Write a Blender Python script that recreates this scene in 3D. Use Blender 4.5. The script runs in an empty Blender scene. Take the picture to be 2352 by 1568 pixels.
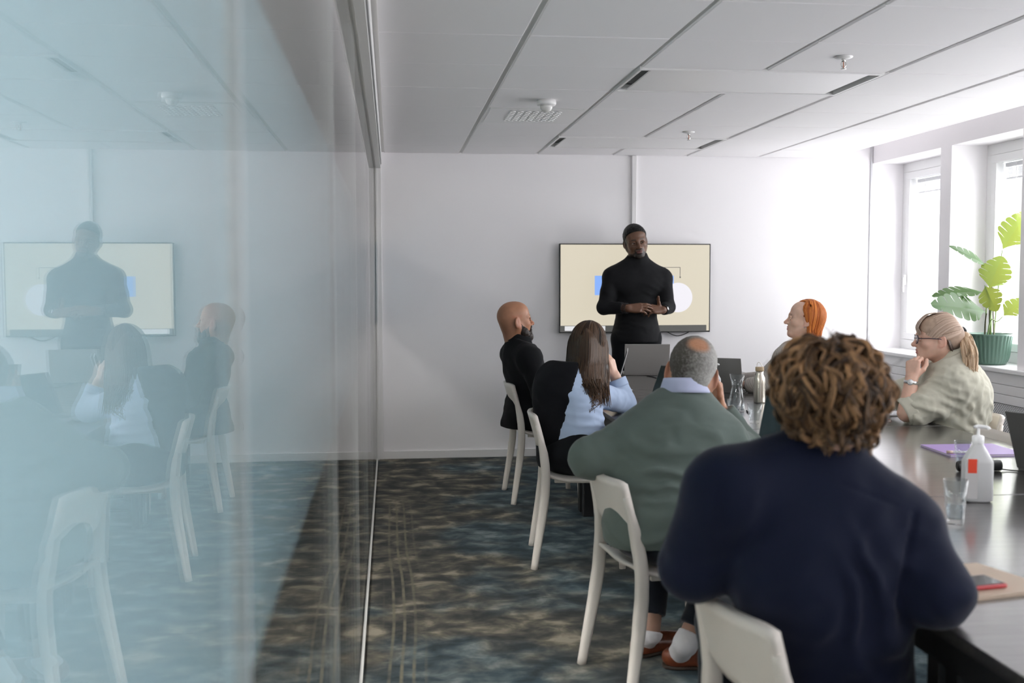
import bpy, bmesh, math, random
import numpy as np
from mathutils import Vector, Matrix

R = math.radians
rng = np.random.default_rng(7)
random.seed(7)
SC = bpy.context.scene
COL = SC.collection
PW, PH, FPX = 2352, 1568, 2441.35
YAW, PITCH, ROLL = 0.1133, 0.0604, -0.0015
EYE = np.array([0.0, 0.0, 1.4263])

# ---------------------------------------------------------------- camera
fw = Vector((math.sin(YAW) * math.cos(PITCH), math.cos(YAW) * math.cos(PITCH), -math.sin(PITCH)))
rt = Vector((math.cos(YAW), -math.sin(YAW), 0))
up = rt.cross(fw)
rt2 = rt * math.cos(ROLL) + up * math.sin(ROLL)
up2 = up * math.cos(ROLL) - rt * math.sin(ROLL)
cam_d = bpy.data.cameras.new('camera')
cam = bpy.data.objects.new('camera', cam_d)
COL.objects.link(cam)
M = Matrix((rt2, up2, -fw)).transposed().to_4x4()
M.translation = Vector(EYE)
cam.matrix_world = M
cam_d.sensor_width = 36
cam_d.lens = FPX / PW * 36
cam_d.clip_start = 0.02
cam_d.dof.use_dof = True
cam_d.dof.focus_distance = 5.9
cam_d.dof.aperture_fstop = 3.2
SC.camera = cam

# ---------------------------------------------------------------- light: overcast daylight through the window wall
world = bpy.data.worlds.new('overcast_sky')
SC.world = world
world.use_nodes = True
bg = world.node_tree.nodes['Background']
bg.inputs[0].default_value = (0.965, 0.975, 1.0, 1)
bg.inputs[1].default_value = 9.6
SC.view_settings.view_transform = 'Standard'
SC.view_settings.look = 'None'
SC.view_settings.gamma = 1
SC.view_settings.use_curve_mapping = False
SC.view_settings.exposure = 0.25
SC.cycles.max_bounces = 11
SC.cycles.diffuse_bounces = 9
SC.cycles.glossy_bounces = 4
SC.cycles.transmission_bounces = 8
SC.cycles.transparent_max_bounces = 16
SC.cycles.sample_clamp_indirect = 8
SC.cycles.caustics_reflective = False
SC.cycles.caustics_refractive = False
SC.cycles.use_denoising = True

# room measures (metres)
WALL_Y, ZC, XR, XW, GX = 8.3576, 2.388, 3.915, 4.18, -0.1204
T0X, T0Y, TILE = 0.5458, 4.2754, 0.6
RECESS = [(7.27, 8.357), (6.27, 7.12), (5.03, 6.12), (4.03, 4.88), (2.79, 3.88), (1.79, 2.64), (0.55, 1.64), (-.45, .40), (-1.65, -.60)]
SILL_Z, HEAD_Z = 0.84, 2.345
YB = -1.8                                    # wall behind the camera
ld = bpy.data.lights.new('window_daylight', 'AREA')          # a portal: guides the sampling of the sky through the window band
ld.shape = 'RECTANGLE'; ld.size = HEAD_Z - SILL_Z; ld.size_y = WALL_Y + 1.65
ld.cycles.is_portal = True
lo = bpy.data.objects.new('window_daylight', ld); COL.objects.link(lo)
lo.location = (XW + 0.2, (WALL_Y - 1.65) / 2, (SILL_Z + HEAD_Z) / 2)
lo.rotation_euler = (0, R(90), 0)

# ---------------------------------------------------------------- pixel helpers: a pixel gives a direction, a plane gives the distance
def ray(px, py):
    u = (px - PW / 2) / FPX; v = (py - PH / 2) / FPX
    d = rt2 * u - up2 * v + fw
    return np.array(d)
def onz(px, py, z): d = ray(px, py); return EYE + d * (z - EYE[2]) / d[2]
def ony(px, py, y): d = ray(px, py); return EYE + d * y / d[1]
def onx(px, py, x): d = ray(px, py); return EYE + d * x / d[0]

# ---------------------------------------------------------------- materials
MATS = {}
def mat(name, col=(.8, .8, .8), rough=.5, metal=0, bump=None, spec=None, trans=0, ior=None, emis=None, attr=False,
        sheen=0, coat=0, sss=0, var=None):
    if name in MATS: return MATS[name]
    m = bpy.data.materials.new(name); m.use_nodes = True
    nt = m.node_tree; b = nt.nodes['Principled BSDF']
    b.inputs['Base Color'].default_value = (*col, 1)
    b.inputs['Roughness'].default_value = rough
    b.inputs['Metallic'].default_value = metal
    if spec is not None: b.inputs['Specular IOR Level'].default_value = spec
    if ior: b.inputs['IOR'].default_value = ior
    if trans: b.inputs['Transmission Weight'].default_value = trans
    if sheen:
        b.inputs['Sheen Weight'].default_value = sheen
        b.inputs['Sheen Roughness'].default_value = .4
    if coat: b.inputs['Coat Weight'].default_value = coat
    if sss:
        b.inputs['Subsurface Weight'].default_value = sss
        b.inputs['Subsurface Radius'].default_value = (.012, .004, .002)
        b.inputs['Subsurface Scale'].default_value = 1
    if emis:
        b.inputs['Emission Color'].default_value = (*emis[0], 1)
        b.inputs['Emission Strength'].default_value = emis[1]
    src = None
    if attr:
        a = nt.nodes.new('ShaderNodeAttribute'); a.attribute_name = 'Col'
        src = a.outputs['Color']
    if var:                                    # (scale, amount): mottled tone of the thing itself
        tc = nt.nodes.new('ShaderNodeTexCoord'); n = nt.nodes.new('ShaderNodeTexNoise')
        n.inputs['Scale'].default_value = var[0]; n.inputs['Detail'].default_value = 4
        nt.links.new(tc.outputs['Object'], n.inputs['Vector'])
        mr = nt.nodes.new('ShaderNodeMapRange')
        mr.inputs['From Min'].default_value = .3; mr.inputs['From Max'].default_value = .7
        mr.inputs['To Min'].default_value = 1 - var[1]; mr.inputs['To Max'].default_value = 1 + var[1]
        nt.links.new(n.outputs['Fac'], mr.inputs['Value'])
        mx = nt.nodes.new('ShaderNodeVectorMath'); mx.operation = 'SCALE'
        if src: nt.links.new(src, mx.inputs[0])
        else: mx.inputs[0].default_value = col
        nt.links.new(mr.outputs[0], mx.inputs['Scale'])
        src = mx.outputs[0]
    if src: nt.links.new(src, b.inputs['Base Color'])
    if bump:                                   # (scale, strength, distance[, stretch])
        tc = nt.nodes.new('ShaderNodeTexCoord'); n = nt.nodes.new('ShaderNodeTexNoise')
        n.inputs['Scale'].default_value = bump[0]; n.inputs['Detail'].default_value = 3
        if len(bump) > 3:
            mp = nt.nodes.new('ShaderNodeMapping'); mp.inputs['Scale'].default_value = bump[3]
            nt.links.new(tc.outputs['Object'], mp.inputs['Vector']); nt.links.new(mp.outputs[0], n.inputs['Vector'])
        else: nt.links.new(tc.outputs['Object'], n.inputs['Vector'])
        bp = nt.nodes.new('ShaderNodeBump'); bp.inputs['Strength'].default_value = bump[1]; bp.inputs['Distance'].default_value = bump[2]
        nt.links.new(n.outputs['Fac'], bp.inputs['Height']); nt.links.new(bp.outputs[0], b.inputs['Normal'])
    MATS[name] = m
    return m

def glass_mat(name, tint=(1, 1, 1), ior=1.5):
    """thin clear pane: Fresnel mirror over a clear sheet"""
    if name in MATS: return MATS[name]
    m = bpy.data.materials.new(name); m.use_nodes = True
    nt = m.node_tree; nt.nodes.remove(nt.nodes['Principled BSDF']); out = nt.nodes['Material Output']
    fr = nt.nodes.new('ShaderNodeFresnel'); fr.inputs[0].default_value = ior
    ge = nt.nodes.new('ShaderNodeNewGeometry'); mr = nt.nodes.new('ShaderNodeMapRange')   # same reflectance from either side of the sheet
    mr.inputs['To Min'].default_value = ior; mr.inputs['To Max'].default_value = 1 / ior
    nt.links.new(ge.outputs['Backfacing'], mr.inputs[0]); nt.links.new(mr.outputs[0], fr.inputs[0])
    tr = nt.nodes.new('ShaderNodeBsdfTransparent'); tr.inputs[0].default_value = (*tint, 1)
    gl = nt.nodes.new('ShaderNodeBsdfGlossy'); gl.inputs['Roughness'].default_value = 0
    mx = nt.nodes.new('ShaderNodeMixShader')
    nt.links.new(fr.outputs[0], mx.inputs[0]); nt.links.new(tr.outputs[0], mx.inputs[1]); nt.links.new(gl.outputs[0], mx.inputs[2])
    nt.links.new(mx.outputs[0], out.inputs[0])
    MATS[name] = m
    return m

# ---------------------------------------------------------------- objects
def mesh_obj(name, v, f, m=None, parent=None, smooth=False, world=True, col=None):
    me = bpy.data.meshes.new(name)
    v = np.asarray(v, dtype=np.float64).reshape(-1, 3)
    if parent is not None and world:
        v = v - np.array(parent.location)
    if isinstance(f, np.ndarray):
        n = f.shape[0]; k = f.shape[1]
        me.vertices.add(len(v)); me.vertices.foreach_set('co', v.ravel())
        me.loops.add(n * k); me.loops.foreach_set('vertex_index', f.ravel().astype(np.int32))
        me.polygons.add(n); me.polygons.foreach_set('loop_start', np.arange(0, n * k, k, dtype=np.int32))
        me.update(calc_edges=True)
    else:
        me.from_pydata(v.tolist(), [], f)
    if smooth: me.polygons.foreach_set('use_smooth', np.ones(len(me.polygons), bool))
    if col is not None:
        at = me.color_attributes.new('Col', 'FLOAT_COLOR', 'POINT')
        c4 = np.ones((len(v), 4)); c4[:, :3] = col
        at.data.foreach_set('color', c4.ravel())
    if m: me.materials.append(m)
    me.update()
    o = bpy.data.objects.new(name, me); COL.objects.link(o)
    if parent is not None: o.parent = parent
    return o

def tag(o, label=None, cat=None, group=None, kind=None):
    if label: o['label'] = label
    if cat: o['category'] = cat
    if group: o['group'] = group
    if kind: o['kind'] = kind
    return o
def thing(name, label, cat, loc=(0, 0, 0), rz=0, group=None):
    o = bpy.data.objects.new(name, None); COL.objects.link(o)
    o.empty_display_size = .1
    o.location = loc; o.rotation_euler = (0, 0, rz)
    return tag(o, label, cat, group)
def dup(root, loc, rz, label, group=None):
    r = root.copy(); COL.objects.link(r); r.location = loc; r.rotation_euler = (0, 0, rz); r['label'] = label
    if group: r['group'] = group
    for ch in list(root.children):
        c = ch.copy(); COL.objects.link(c); c.parent = r
        for g in ch.children:
            d = g.copy(); COL.objects.link(d); d.parent = c
    return r

class MB:
    """collects shapes for one mesh"""
    def __init__(s): s.v = []; s.f = []; s.n = 0
    def add(s, v, f):
        v = np.asarray(v, float).reshape(-1, 3)
        s.v.append(v); s.f += [[i + s.n for i in q] for q in f]; s.n += len(v); return s
    def box(s, a, b, bev=0):
        a = np.minimum(a, b).astype(float) if True else a; b = np.asarray(b, float)
        return s._box(np.minimum(a, b), np.maximum(a, b), bev)
    def _box(s, a, b, bev):
        if bev <= 0:
            v = [(x, y, z) for z in (a[2], b[2]) for y in (a[1], b[1]) for x in (a[0], b[0])]
            return s.add(v, [[0, 2, 3, 1], [4, 5, 7, 6], [0, 1, 5, 4], [1, 3, 7, 5], [3, 2, 6, 7], [2, 0, 4, 6]])
        bm = bmesh.new(); bmesh.ops.create_cube(bm, size=1)
        c = (a + b) / 2; d = b - a
        for w in bm.verts: w.co = Vector((c[0] + w.co.x * d[0], c[1] + w.co.y * d[1], c[2] + w.co.z * d[2]))
        bmesh.ops.bevel(bm, geom=bm.edges[:], offset=min(bev, min(d) * .49), segments=2, affect='EDGES', profile=.5)
        bm.verts.index_update()
        v = [tuple(w.co) for w in bm.verts]; f = [[w.index for w in q.verts] for q in bm.faces]; bm.free()
        return s.add(v, f)
    def xbox(s, size, M, bev=0):
        t = MB(); h = np.array(size) / 2; t.box(-h, h, bev)
        v = np.concatenate(t.v); M = np.array(M)
        return s.add(v @ M[:3, :3].T + M[:3, 3], t.f)
    def tube(s, pts, rad, n=8, cap=True):
        v, f = tube_geo(pts, rad, n, cap); return s.add(v, f)
    def lathe(s, prof, c=(0, 0, 0), n=24, cap_lo=True, cap_hi=True):
        a = np.arange(n) * 2 * math.pi / n; v = []
        for r, z in prof: v += [(c[0] + r * math.cos(t), c[1] + r * math.sin(t), c[2] + z) for t in a]
        f = []
        for i in range(len(prof) - 1):
            for j in range(n): f.append([i * n + j, i * n + (j + 1) % n, (i + 1) * n + (j + 1) % n, (i + 1) * n + j])
        if cap_lo: f.append(list(range(n))[::-1])
        if cap_hi: f.append([(len(prof) - 1) * n + j for j in range(n)])
        return s.add(v, f)
    def grid(s, P, thick=None):
        """P (nu,nv,3) surface; thick gives a solid shell along -normal"""
        P = np.asarray(P, float); nu, nv = P.shape[:2]
        du = np.gradient(P, axis=0); dv = np.gradient(P, axis=1)
        N = np.cross(du, dv); N /= np.linalg.norm(N, axis=2, keepdims=True) + 1e-12
        idx = np.arange(nu * nv).reshape(nu, nv)
        q = lambda I: [[int(I[i, j]), int(I[i + 1, j]), int(I[i + 1, j + 1]), int(I[i, j + 1])] for i in range(nu - 1) for j in range(nv - 1)]
        if thick is None: return s.add(P.reshape(-1, 3), q(idx))
        B = P - N * np.asarray(thick).reshape((1, 1, 1) if np.ndim(thick) == 0 else (nu, nv, 1))
        f = q(idx) + [x[::-1] for x in q(idx + nu * nv)]
        ring = list(idx[:, 0]) + list(idx[-1, 1:]) + list(idx[::-1, -1][1:]) + list(idx[0, ::-1][1:-1])
        L = len(ring); o = nu * nv
        for k in range(L):
            a, b = int(ring[k]), int(ring[(k + 1) % L]); f.append([b, a, a + o, b + o])
        return s.add(np.concatenate([P.reshape(-1, 3), B.reshape(-1, 3)]), f)
    def build(s, name, m, parent=None, smooth=False, world=True):
        return mesh_obj(name, np.concatenate(s.v), s.f, m, parent, smooth, world)

def smooth_path(pts, n):
    """Catmull-Rom through pts, n samples"""
    P = np.asarray(pts, float)
    if len(P) == 2: return P[0] + (P[1] - P[0]) * np.linspace(0, 1, n)[:, None]
    Q = np.concatenate([[2 * P[0] - P[1]], P, [2 * P[-1] - P[-2]]])
    t = np.linspace(0, len(P) - 1 - 1e-9, n); i = t.astype(int); u = (t - i)[:, None]
    a, b, c, d = Q[i], Q[i + 1], Q[i + 2], Q[i + 3]
    return .5 * (2 * b + (c - a) * u + (2 * a - 5 * b + 4 * c - d) * u * u + (3 * b - a - 3 * c + d) * u ** 3)
def frames(P):
    T = np.gradient(P, axis=0); T /= np.linalg.norm(T, axis=1, keepdims=True) + 1e-12
    ref = np.array([0, 0, 1.]) if abs(T[0][2]) < .9 else np.array([1., 0, 0])
    U = np.zeros_like(P); u = np.cross(ref, T[0]); u /= np.linalg.norm(u); U[0] = u
    for i in range(1, len(P)):
        u = U[i - 1] - T[i] * np.dot(U[i - 1], T[i]); U[i] = u / (np.linalg.norm(u) + 1e-12)
    return T, U, np.cross(T, U)
def tube_geo(pts, rad, n=8, cap=True, flat=None):
    P = np.asarray(pts, float); m = len(P); rad = np.broadcast_to(rad, (m,)).astype(float)
    T, U, V = frames(P)
    a = np.arange(n) * 2 * math.pi / n
    k = 1 if flat is None else flat
    v = (P[:, None] + rad[:, None, None] * (np.cos(a)[None, :, None] * U[:, None] + k * np.sin(a)[None, :, None] * V[:, None])).reshape(-1, 3)
    f = [[i * n + j, i * n + (j + 1) % n, (i + 1) * n + (j + 1) % n, (i + 1) * n + j] for i in range(m - 1) for j in range(n)]
    if cap: f += [list(range(n))[::-1], [(m - 1) * n + j for j in range(n)]]
    return v, f
def rotz(a): c, s = math.cos(a), math.sin(a); return np.array([[c, -s, 0], [s, c, 0], [0, 0, 1]])
def rotx(a): c, s = math.cos(a), math.sin(a); return np.array([[1, 0, 0], [0, c, -s], [0, s, c]])
def roty(a): c, s = math.cos(a), math.sin(a); return np.array([[c, 0, s], [0, 1, 0], [-s, 0, c]])
def m4(Rm, t): M = np.eye(4); M[:3, :3] = Rm; M[:3, 3] = t; return M
# ================================================================ setting
# ---- surface materials
def carpet_mat():
    m = bpy.data.materials.new('mottled_carpet'); m.use_nodes = True
    nt = m.node_tree; b = nt.nodes['Principled BSDF']; b.inputs['Roughness'].default_value = .95
    b.inputs['Specular IOR Level'].default_value = .1
    b.inputs['Sheen Weight'].default_value = .06
    N = nt.nodes.new; L = nt.links.new
    tc = N('ShaderNodeTexCoord')
    def noise(scale, detail=3, rough=.55, stretch=(1, 1, 1), off=0, dist=0):
        mp = N('ShaderNodeMapping'); mp.inputs['Scale'].default_value = stretch; mp.inputs['Location'].default_value = (off, off * .7, 0)
        L(tc.outputs['Object'], mp.inputs['Vector'])
        n = N('ShaderNodeTexNoise'); n.inputs['Scale'].default_value = scale; n.inputs['Detail'].default_value = detail
        n.inputs['Roughness'].default_value = rough; n.inputs['Distortion'].default_value = dist
        L(mp.outputs[0], n.inputs['Vector']); return n.outputs['Fac']
    def ramp(src, stops):
        r = N('ShaderNodeValToRGB'); e = r.color_ramp.elements
        e[0].position, e[0].color = stops[0][0], (*stops[0][1], 1); e[1].position, e[1].color = stops[-1][0], (*stops[-1][1], 1)
        for p, c in stops[1:-1]: k = e.new(p); k.color = (*c, 1)
        L(src, r.inputs[0]); return r.outputs[0]
    def mix(f, a, b2):
        x = N('ShaderNodeMix'); x.data_type = 'RGBA'
        if isinstance(f, float): x.inputs[0].default_value = f
        else: L(f, x.inputs[0])
        L(a, x.inputs[6]); L(b2, x.inputs[7]); return x.outputs[2]
    blot = noise(6.8, 4, .56, (.9, 1.05, 1), 3, .3)
    brown = ramp(blot, [(.36, (.032, .035, .035)), (.47, (.066, .066, .058)), (.56, (.135, .122, .095)), (.68, (.33, .29, .22))])
    teal = ramp(blot, [(.36, (.022, .040, .050)), (.47, (.046, .078, .094)), (.56, (.09, .132, .148)), (.70, (.22, .27, .28))])
    zone = ramp(noise(1.3, 3, .6, (1, 1, 1), 11), [(.42, (0, 0, 0)), (.58, (1, 1, 1))])
    sx = N('ShaderNodeSeparateXYZ'); L(tc.outputs['Object'], sx.inputs[0])
    wx = N('ShaderNodeMapRange'); L(sx.outputs[0], wx.inputs[0]); wx.inputs[1].default_value = 1.4; wx.inputs[2].default_value = -.2; wx.inputs[3].default_value = -.35; wx.inputs[4].default_value = .45
    zs = N('ShaderNodeMath'); zs.operation = 'ADD'; zs.use_clamp = True; L(zone, zs.inputs[0]); L(wx.outputs[0], zs.inputs[1])
    c = mix(zs.outputs[0], teal, brown)
    # wavering comb lines woven along the glass line
    sp = N('ShaderNodeSeparateXYZ'); L(tc.outputs['Object'], sp.inputs[0])
    nz = noise(.42, 1, .5, (1, 1, 1), 5)
    ad = N('ShaderNodeMath'); ad.operation = 'MULTIPLY_ADD'; L(nz, ad.inputs[0]); ad.inputs[1].default_value = .16; L(sp.outputs[0], ad.inputs[2])
    sn = N('ShaderNodeMath'); sn.operation = 'MULTIPLY'; L(ad.outputs[0], sn.inputs[0]); sn.inputs[1].default_value = 145
    si = N('ShaderNodeMath'); si.operation = 'SINE'; L(sn.outputs[0], si.inputs[0])
    ln = N('ShaderNodeMapRange'); L(si.outputs[0], ln.inputs[0]); ln.inputs[1].default_value = .35; ln.inputs[2].default_value = .95
    lo = N('ShaderNodeMapRange'); L(sp.outputs[0], lo.inputs[0]); lo.inputs[1].default_value = -.05; lo.inputs[2].default_value = 0
    hi = N('ShaderNodeMapRange'); L(sp.outputs[0], hi.inputs[0]); hi.inputs[1].default_value = .14; hi.inputs[2].default_value = .06
    yy = N('ShaderNodeMapRange'); L(sp.outputs[1], yy.inputs[0]); yy.inputs[1].default_value = 6.9; yy.inputs[2].default_value = 6.5
    k = None
    for t in (ln, lo, hi, yy):
        if k is None: k = t.outputs[0]
        else:
            q = N('ShaderNodeMath'); q.operation = 'MULTIPLY'; L(k, q.inputs[0]); L(t.outputs[0], q.inputs[1]); k = q.outputs[0]
    q = N('ShaderNodeMath'); q.operation = 'MULTIPLY'; L(k, q.inputs[0]); L(ramp(noise(9, 3), [(.3, (.15, .15, .15)), (.6, (1, 1, 1))]), q.inputs[1])
    beige = N('ShaderNodeRGB'); beige.outputs[0].default_value = (.19, .17, .12, 1)
    c = mix(q.outputs[0], c, beige.outputs[0])
    L(c, b.inputs['Base Color'])
    bp = N('ShaderNodeBump'); bp.inputs['Strength'].default_value = .6; bp.inputs['Distance'].default_value = .004
    L(noise(420, 2), bp.inputs['Height']); L(bp.outputs[0], b.inputs['Normal'])
    return m
CARPET = carpet_mat()
WHITE = mat('white_wall_paint', (.91, .89, .905), .75, bump=(300, .05, .0008))
CEILW = mat('ceiling_tile_white', (.88, .86, .87), .9, bump=(900, .1, .0006))
METALW = mat('white_enamel', (.80, .79, .79), .35)
JAMB = mat('window_white', (.84, .84, .84), .4)
GREYGAP = mat('grey_gap', (.36, .355, .345), .7)
DARK = mat('dark_recess', (.06, .06, .06), .8)

# ---- floor
fl = MB().box((-3.2, YB - .1, -.1), (XR + .35, WALL_Y + .2, 0)).build('floor', CARPET); tag(fl, kind='structure')

# ---- back wall, its baseboard, conduit and corner strip
wb = MB().box((-3.2, WALL_Y, 0), (XW + .25, WALL_Y + .2, 2.85)).build('wall_back', WHITE); tag(wb, kind='structure')
bb = MB().box((-3.0, WALL_Y - .014, 0), (XR - .012, WALL_Y, .062), .003).build('baseboard_back', METALW); tag(bb, kind='structure')
tr = MB().box((1.909, WALL_Y - .024, 1.60), (1.948, WALL_Y, ZC), .004).build('trim_1', METALW); tag(tr, kind='structure')
tr = MB().box((3.895, WALL_Y - .012, .84), (3.913, WALL_Y, 2.75), .003).build('trim_2', mat('grey_trim', (.62, .62, .64), .5)); tag(tr, kind='structure')
wr = MB().box((-3.2, YB - .2, 0), (XW + .25, YB, 2.85)).build('wall_rear', WHITE); tag(wr, kind='structure')

# ---- window wall with deep recesses
w = MB()
yl = YB
w.box((XR, YB, 0), (XW + .12, WALL_Y, SILL_Z - .03))
w.box((XR, YB, HEAD_Z), (XW + .12, WALL_Y, 2.85))
for y0, y1 in sorted(RECESS):
    w.box((XR, yl, SILL_Z - .03), (XW + .12, y0, HEAD_Z)); yl = y1
wr_o = w.build('wall_right', WHITE); tag(wr_o, kind='structure')
# sill board and radiator casing below it
sb = MB().box((XR - .045, YB, SILL_Z - .03), (XW + .02, WALL_Y, SILL_Z), .006).build('sill_board', JAMB); tag(sb, kind='structure')
CASING = thing('radiator_casing', 'long white radiator casing under the window sill with a perforated metal grille', 'radiator cover', (XR - .03, 4.0, 0))
for z0, z1 in ((.735, .808), (.672, .733), (.612, .670)):
    MB().box((XR - .022, YB + .02, z0), (XR - .002, WALL_Y - .002, z1), .003).build('front_board', METALW, CASING)
def perforated(name, base, hole, scale, rad=.3, diamond=True, axes=(1, 2)):
    m = bpy.data.materials.new(name); m.use_nodes = True; nt = m.node_tree; b = nt.nodes['Principled BSDF']
    b.inputs['Roughness'].default_value = .5
    tc = nt.nodes.new('ShaderNodeTexCoord'); sp = nt.nodes.new('ShaderNodeSeparateXYZ'); nt.links.new(tc.outputs['Object'], sp.inputs[0])
    def mth(op, a, b2=None, c=None):
        x = nt.nodes.new('ShaderNodeMath'); x.operation = op
        for i, t in enumerate((a, b2, c)):
            if t is None: continue
            if isinstance(t, (int, float)): x.inputs[i].default_value = t
            else: nt.links.new(t, x.inputs[i])
        return x.outputs[0]
    u, v = sp.outputs[axes[0]], sp.outputs[axes[1]]
    if diamond: u, v = mth('ADD', u, v), mth('SUBTRACT', u, v)
    d2 = []
    for t in (u, v):
        f = mth('SUBTRACT', mth('FRACT', mth('MULTIPLY', t, scale)), .5); d2.append(mth('MULTIPLY', f, f))
    inside = mth('LESS_THAN', mth('ADD', *d2), rad * rad)
    mx = nt.nodes.new('ShaderNodeMix'); mx.data_type = 'RGBA'; nt.links.new(inside, mx.inputs[0])
    mx.inputs[6].default_value = (*base, 1); mx.inputs[7].default_value = (*hole, 1); nt.links.new(mx.outputs[2], b.inputs['Base Color'])
    return m
MB().box((XR - .012, YB + .02, .10), (XR - .002, WALL_Y - .002, .608)).build('perforated_grille', perforated('perforated_white', (.74, .74, .75), (.10, .10, .11), 46), CASING)
MB().box((XR - .024, YB + .02, .0), (XR - .002, WALL_Y - .002, .10), .003).build('plinth_board', METALW, CASING)

# ---- windows
PANE = glass_mat('window_glass')
BLINDM = mat('blind_silver', (.66, .67, .69), .35, .2)
for n, (y0, y1) in enumerate(RECESS):
    wo = thing('window_%d' % (n + 1), None, None, (XW, (y0 + y1) / 2, SILL_Z)); wo['kind'] = 'structure'
    z0, z1 = SILL_Z, HEAD_Z
    def ring(mb, ya, yb, za, zb, t, x0, x1, bev=.004):
        mb.box((x0, ya, za), (x1, yb, za + t), bev); mb.box((x0, ya, zb - t), (x1, yb, zb), bev)
        mb.box((x0, ya, za + t), (x1, ya + t, zb - t), bev); mb.box((x0, yb - t, za + t), (x1, yb, zb - t), bev)
    f = MB(); ring(f, y0, y1, z0, z1, .075, XW, XW + .10); f.build('window_frame', JAMB, wo)
    f = MB(); ring(f, y0 + .078, y1 - .078, z0 + .078, z1 - .078, .055, XW - .012, XW + .05); f.build('sash', JAMB, wo)
    f = MB(); ring(f, y0 + .05, y1 - .05, z0 + .05, z1 - .05, .06, XW + .115, XW + .16)
    f.build('outer_sash', JAMB, wo)
    MB().box((XW + .12, (y0 + y1) / 2 + .19, z0 + .1), (XW + .155, (y0 + y1) / 2 + .245, z1 - .1), .004).build('mullion', JAMB, wo)
    MB().box((XW + .02, y0 + .13, z0 + .13), (XW + .026, y1 - .13, z1 - .13)).build('window_pane', PANE, wo)
    h = MB(); h.box((XW - .035, y1 - .118, 1.36), (XW - .012, y1 - .096, 1.44), .004); h.box((XW - .04, y1 - .114, 1.30), (XW - .028, y1 - .10, 1.42), .004)
    h.build('window_handle', METALW, wo)
    if n < 3:
        words_ = ['raised silver venetian blind in the window next to the back wall', 'raised silver venetian blind in the window behind the potted plant', 'raised silver venetian blind in the window nearest the empty chair'][n]
        bl = thing('venetian_blind', words_, 'blind', (XW + .065, (y0 + y1) / 2, z1 - .22), group='raised window blinds')
        MB().box((XW + .05, y0 + .14, z1 - .165), (XW + .085, y1 - .14, z1 - .135), .003).build('head_rail', BLINDM, bl)
        for k in range(7):
            zz = z1 - .175 - k * .009
            MB().box((XW + .048, y0 + .145, zz - .0022), (XW + .088, y1 - .145, zz)).build('slat', BLINDM, bl)
        MB().box((XW + .054, y0 + .145, z1 - .252), (XW + .082, y1 - .145, z1 - .237), .003).build('bottom_rail', BLINDM, bl)
        for yy in (y0 + .28, y1 - .28): MB().tube([(XW + .046, yy, z1 - .25), (XW + .046, yy, z1 - .14)], .0018, 5).build('lift_cord', METALW, bl)

# ---- suspended ceiling
cs = MB().box((-3.2, YB - .1, ZC + .05), (T0X + 5 * TILE, WALL_Y + .1, ZC + .12))
cs.box((T0X + 5 * TILE, YB - .1, 2.75), (XW + .25, WALL_Y + .1, 2.85))
cs.box((T0X + 5 * TILE - .004, YB, ZC + .002), (T0X + 5 * TILE + .012, WALL_Y, 2.75))
CEIL = cs.build('ceiling', CEILW); tag(CEIL, kind='structure')
gr = MB()
for i in range(-1, 6):
    gr.box((T0X + i * TILE - .016, YB, ZC + .010), (T0X + i * TILE + .016, WALL_Y - .001, ZC + .05))
gr.build('grid_rail', mat('grid_rail_grey', (.74, .73, .71), .6), CEIL)
tl = MB().box((.013, .0025, 0), (TILE - .013, TILE - .0025, .02), .0035)
tile_proto = tl.build('ceiling_tile', CEILW, CEIL, world=False)
rows = list(range(-9, 7)); used = False
skip = {(1, 1), (2, 1), (1, 5), (2, 5), (0, 3)}
for j in rows:
    for i in range(-1, 5):
        if (i, j) in skip: continue
        y = T0Y + j * TILE
        if j == 6:
            o = MB().box((.013, .0025, 0), (TILE - .013, WALL_Y - y - .006, .02), .0035).build('ceiling_tile', CEILW, CEIL, world=False) if i == -1 else None
            if o: last_tile = o.data
            else: o = bpy.data.objects.new('ceiling_tile', last_tile); COL.objects.link(o); o.parent = CEIL
        elif not used: o = tile_proto; used = True
        else: o = bpy.data.objects.new('ceiling_tile', tile_proto.data); COL.objects.link(o); o.parent = CEIL
        o.location = (T0X + i * TILE, y, ZC + rng.uniform(0, .0015))

# ---- ceiling equipment
PERF = perforated('perforated_panel', (.66, .66, .67), (.34, .34, .35), 95, .33, False, (0, 1))
for (xa, ya, lab) in ((T0X + TILE, T0Y + TILE, 'large perforated white ceiling panel unit nearer the camera, above the table'),
                      (T0X + TILE, T0Y + 5 * TILE, 'white ceiling panel unit close to the back wall, above the screen')):
    u = thing('ceiling_panel_unit', lab, 'ceiling unit', (xa + TILE, ya + TILE / 2, ZC), group='ceiling panel units')
    f = MB(); x0, x1, y0, y1 = xa + .006, xa + 2 * TILE - .006, ya + .004, ya + TILE - .004
    for a, b_ in (((x0, y0), (x1, y0 + .022)), ((x0, y1 - .022), (x1, y1)), ((x0, y0 + .022), (x0 + .014, y1 - .022)), ((x1 - .014, y0 + .022), (x1, y1 - .022))):
        f.box((*a, ZC - .006), (*b_, ZC + .03), .002)
    f.build('frame', METALW, u)
    MB().box((x0 + .014, y0 + .02, ZC + .036), (x1 - .014, y1 - .02, ZC + .046)).build('housing', GREYGAP, u)
    p = MB().box((x0 + .062, y0 + .030, ZC - .002), (x1 - .062, y1 - .030, ZC + .006), .002).build('rim_plate', METALW, u)
    MB().box((x0 + .095, y0 + .055, ZC - .0035), (x1 - .095, y1 - .055, ZC - .001)).build('perforated_plate', PERF, p)
u = thing('air_diffuser', 'square white ceiling air diffuser with a block of small nozzles', 'air vent', (T0X + TILE / 2, T0Y + 3.5 * TILE, ZC))
x0, y0 = T0X, T0Y + 3 * TILE
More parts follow.
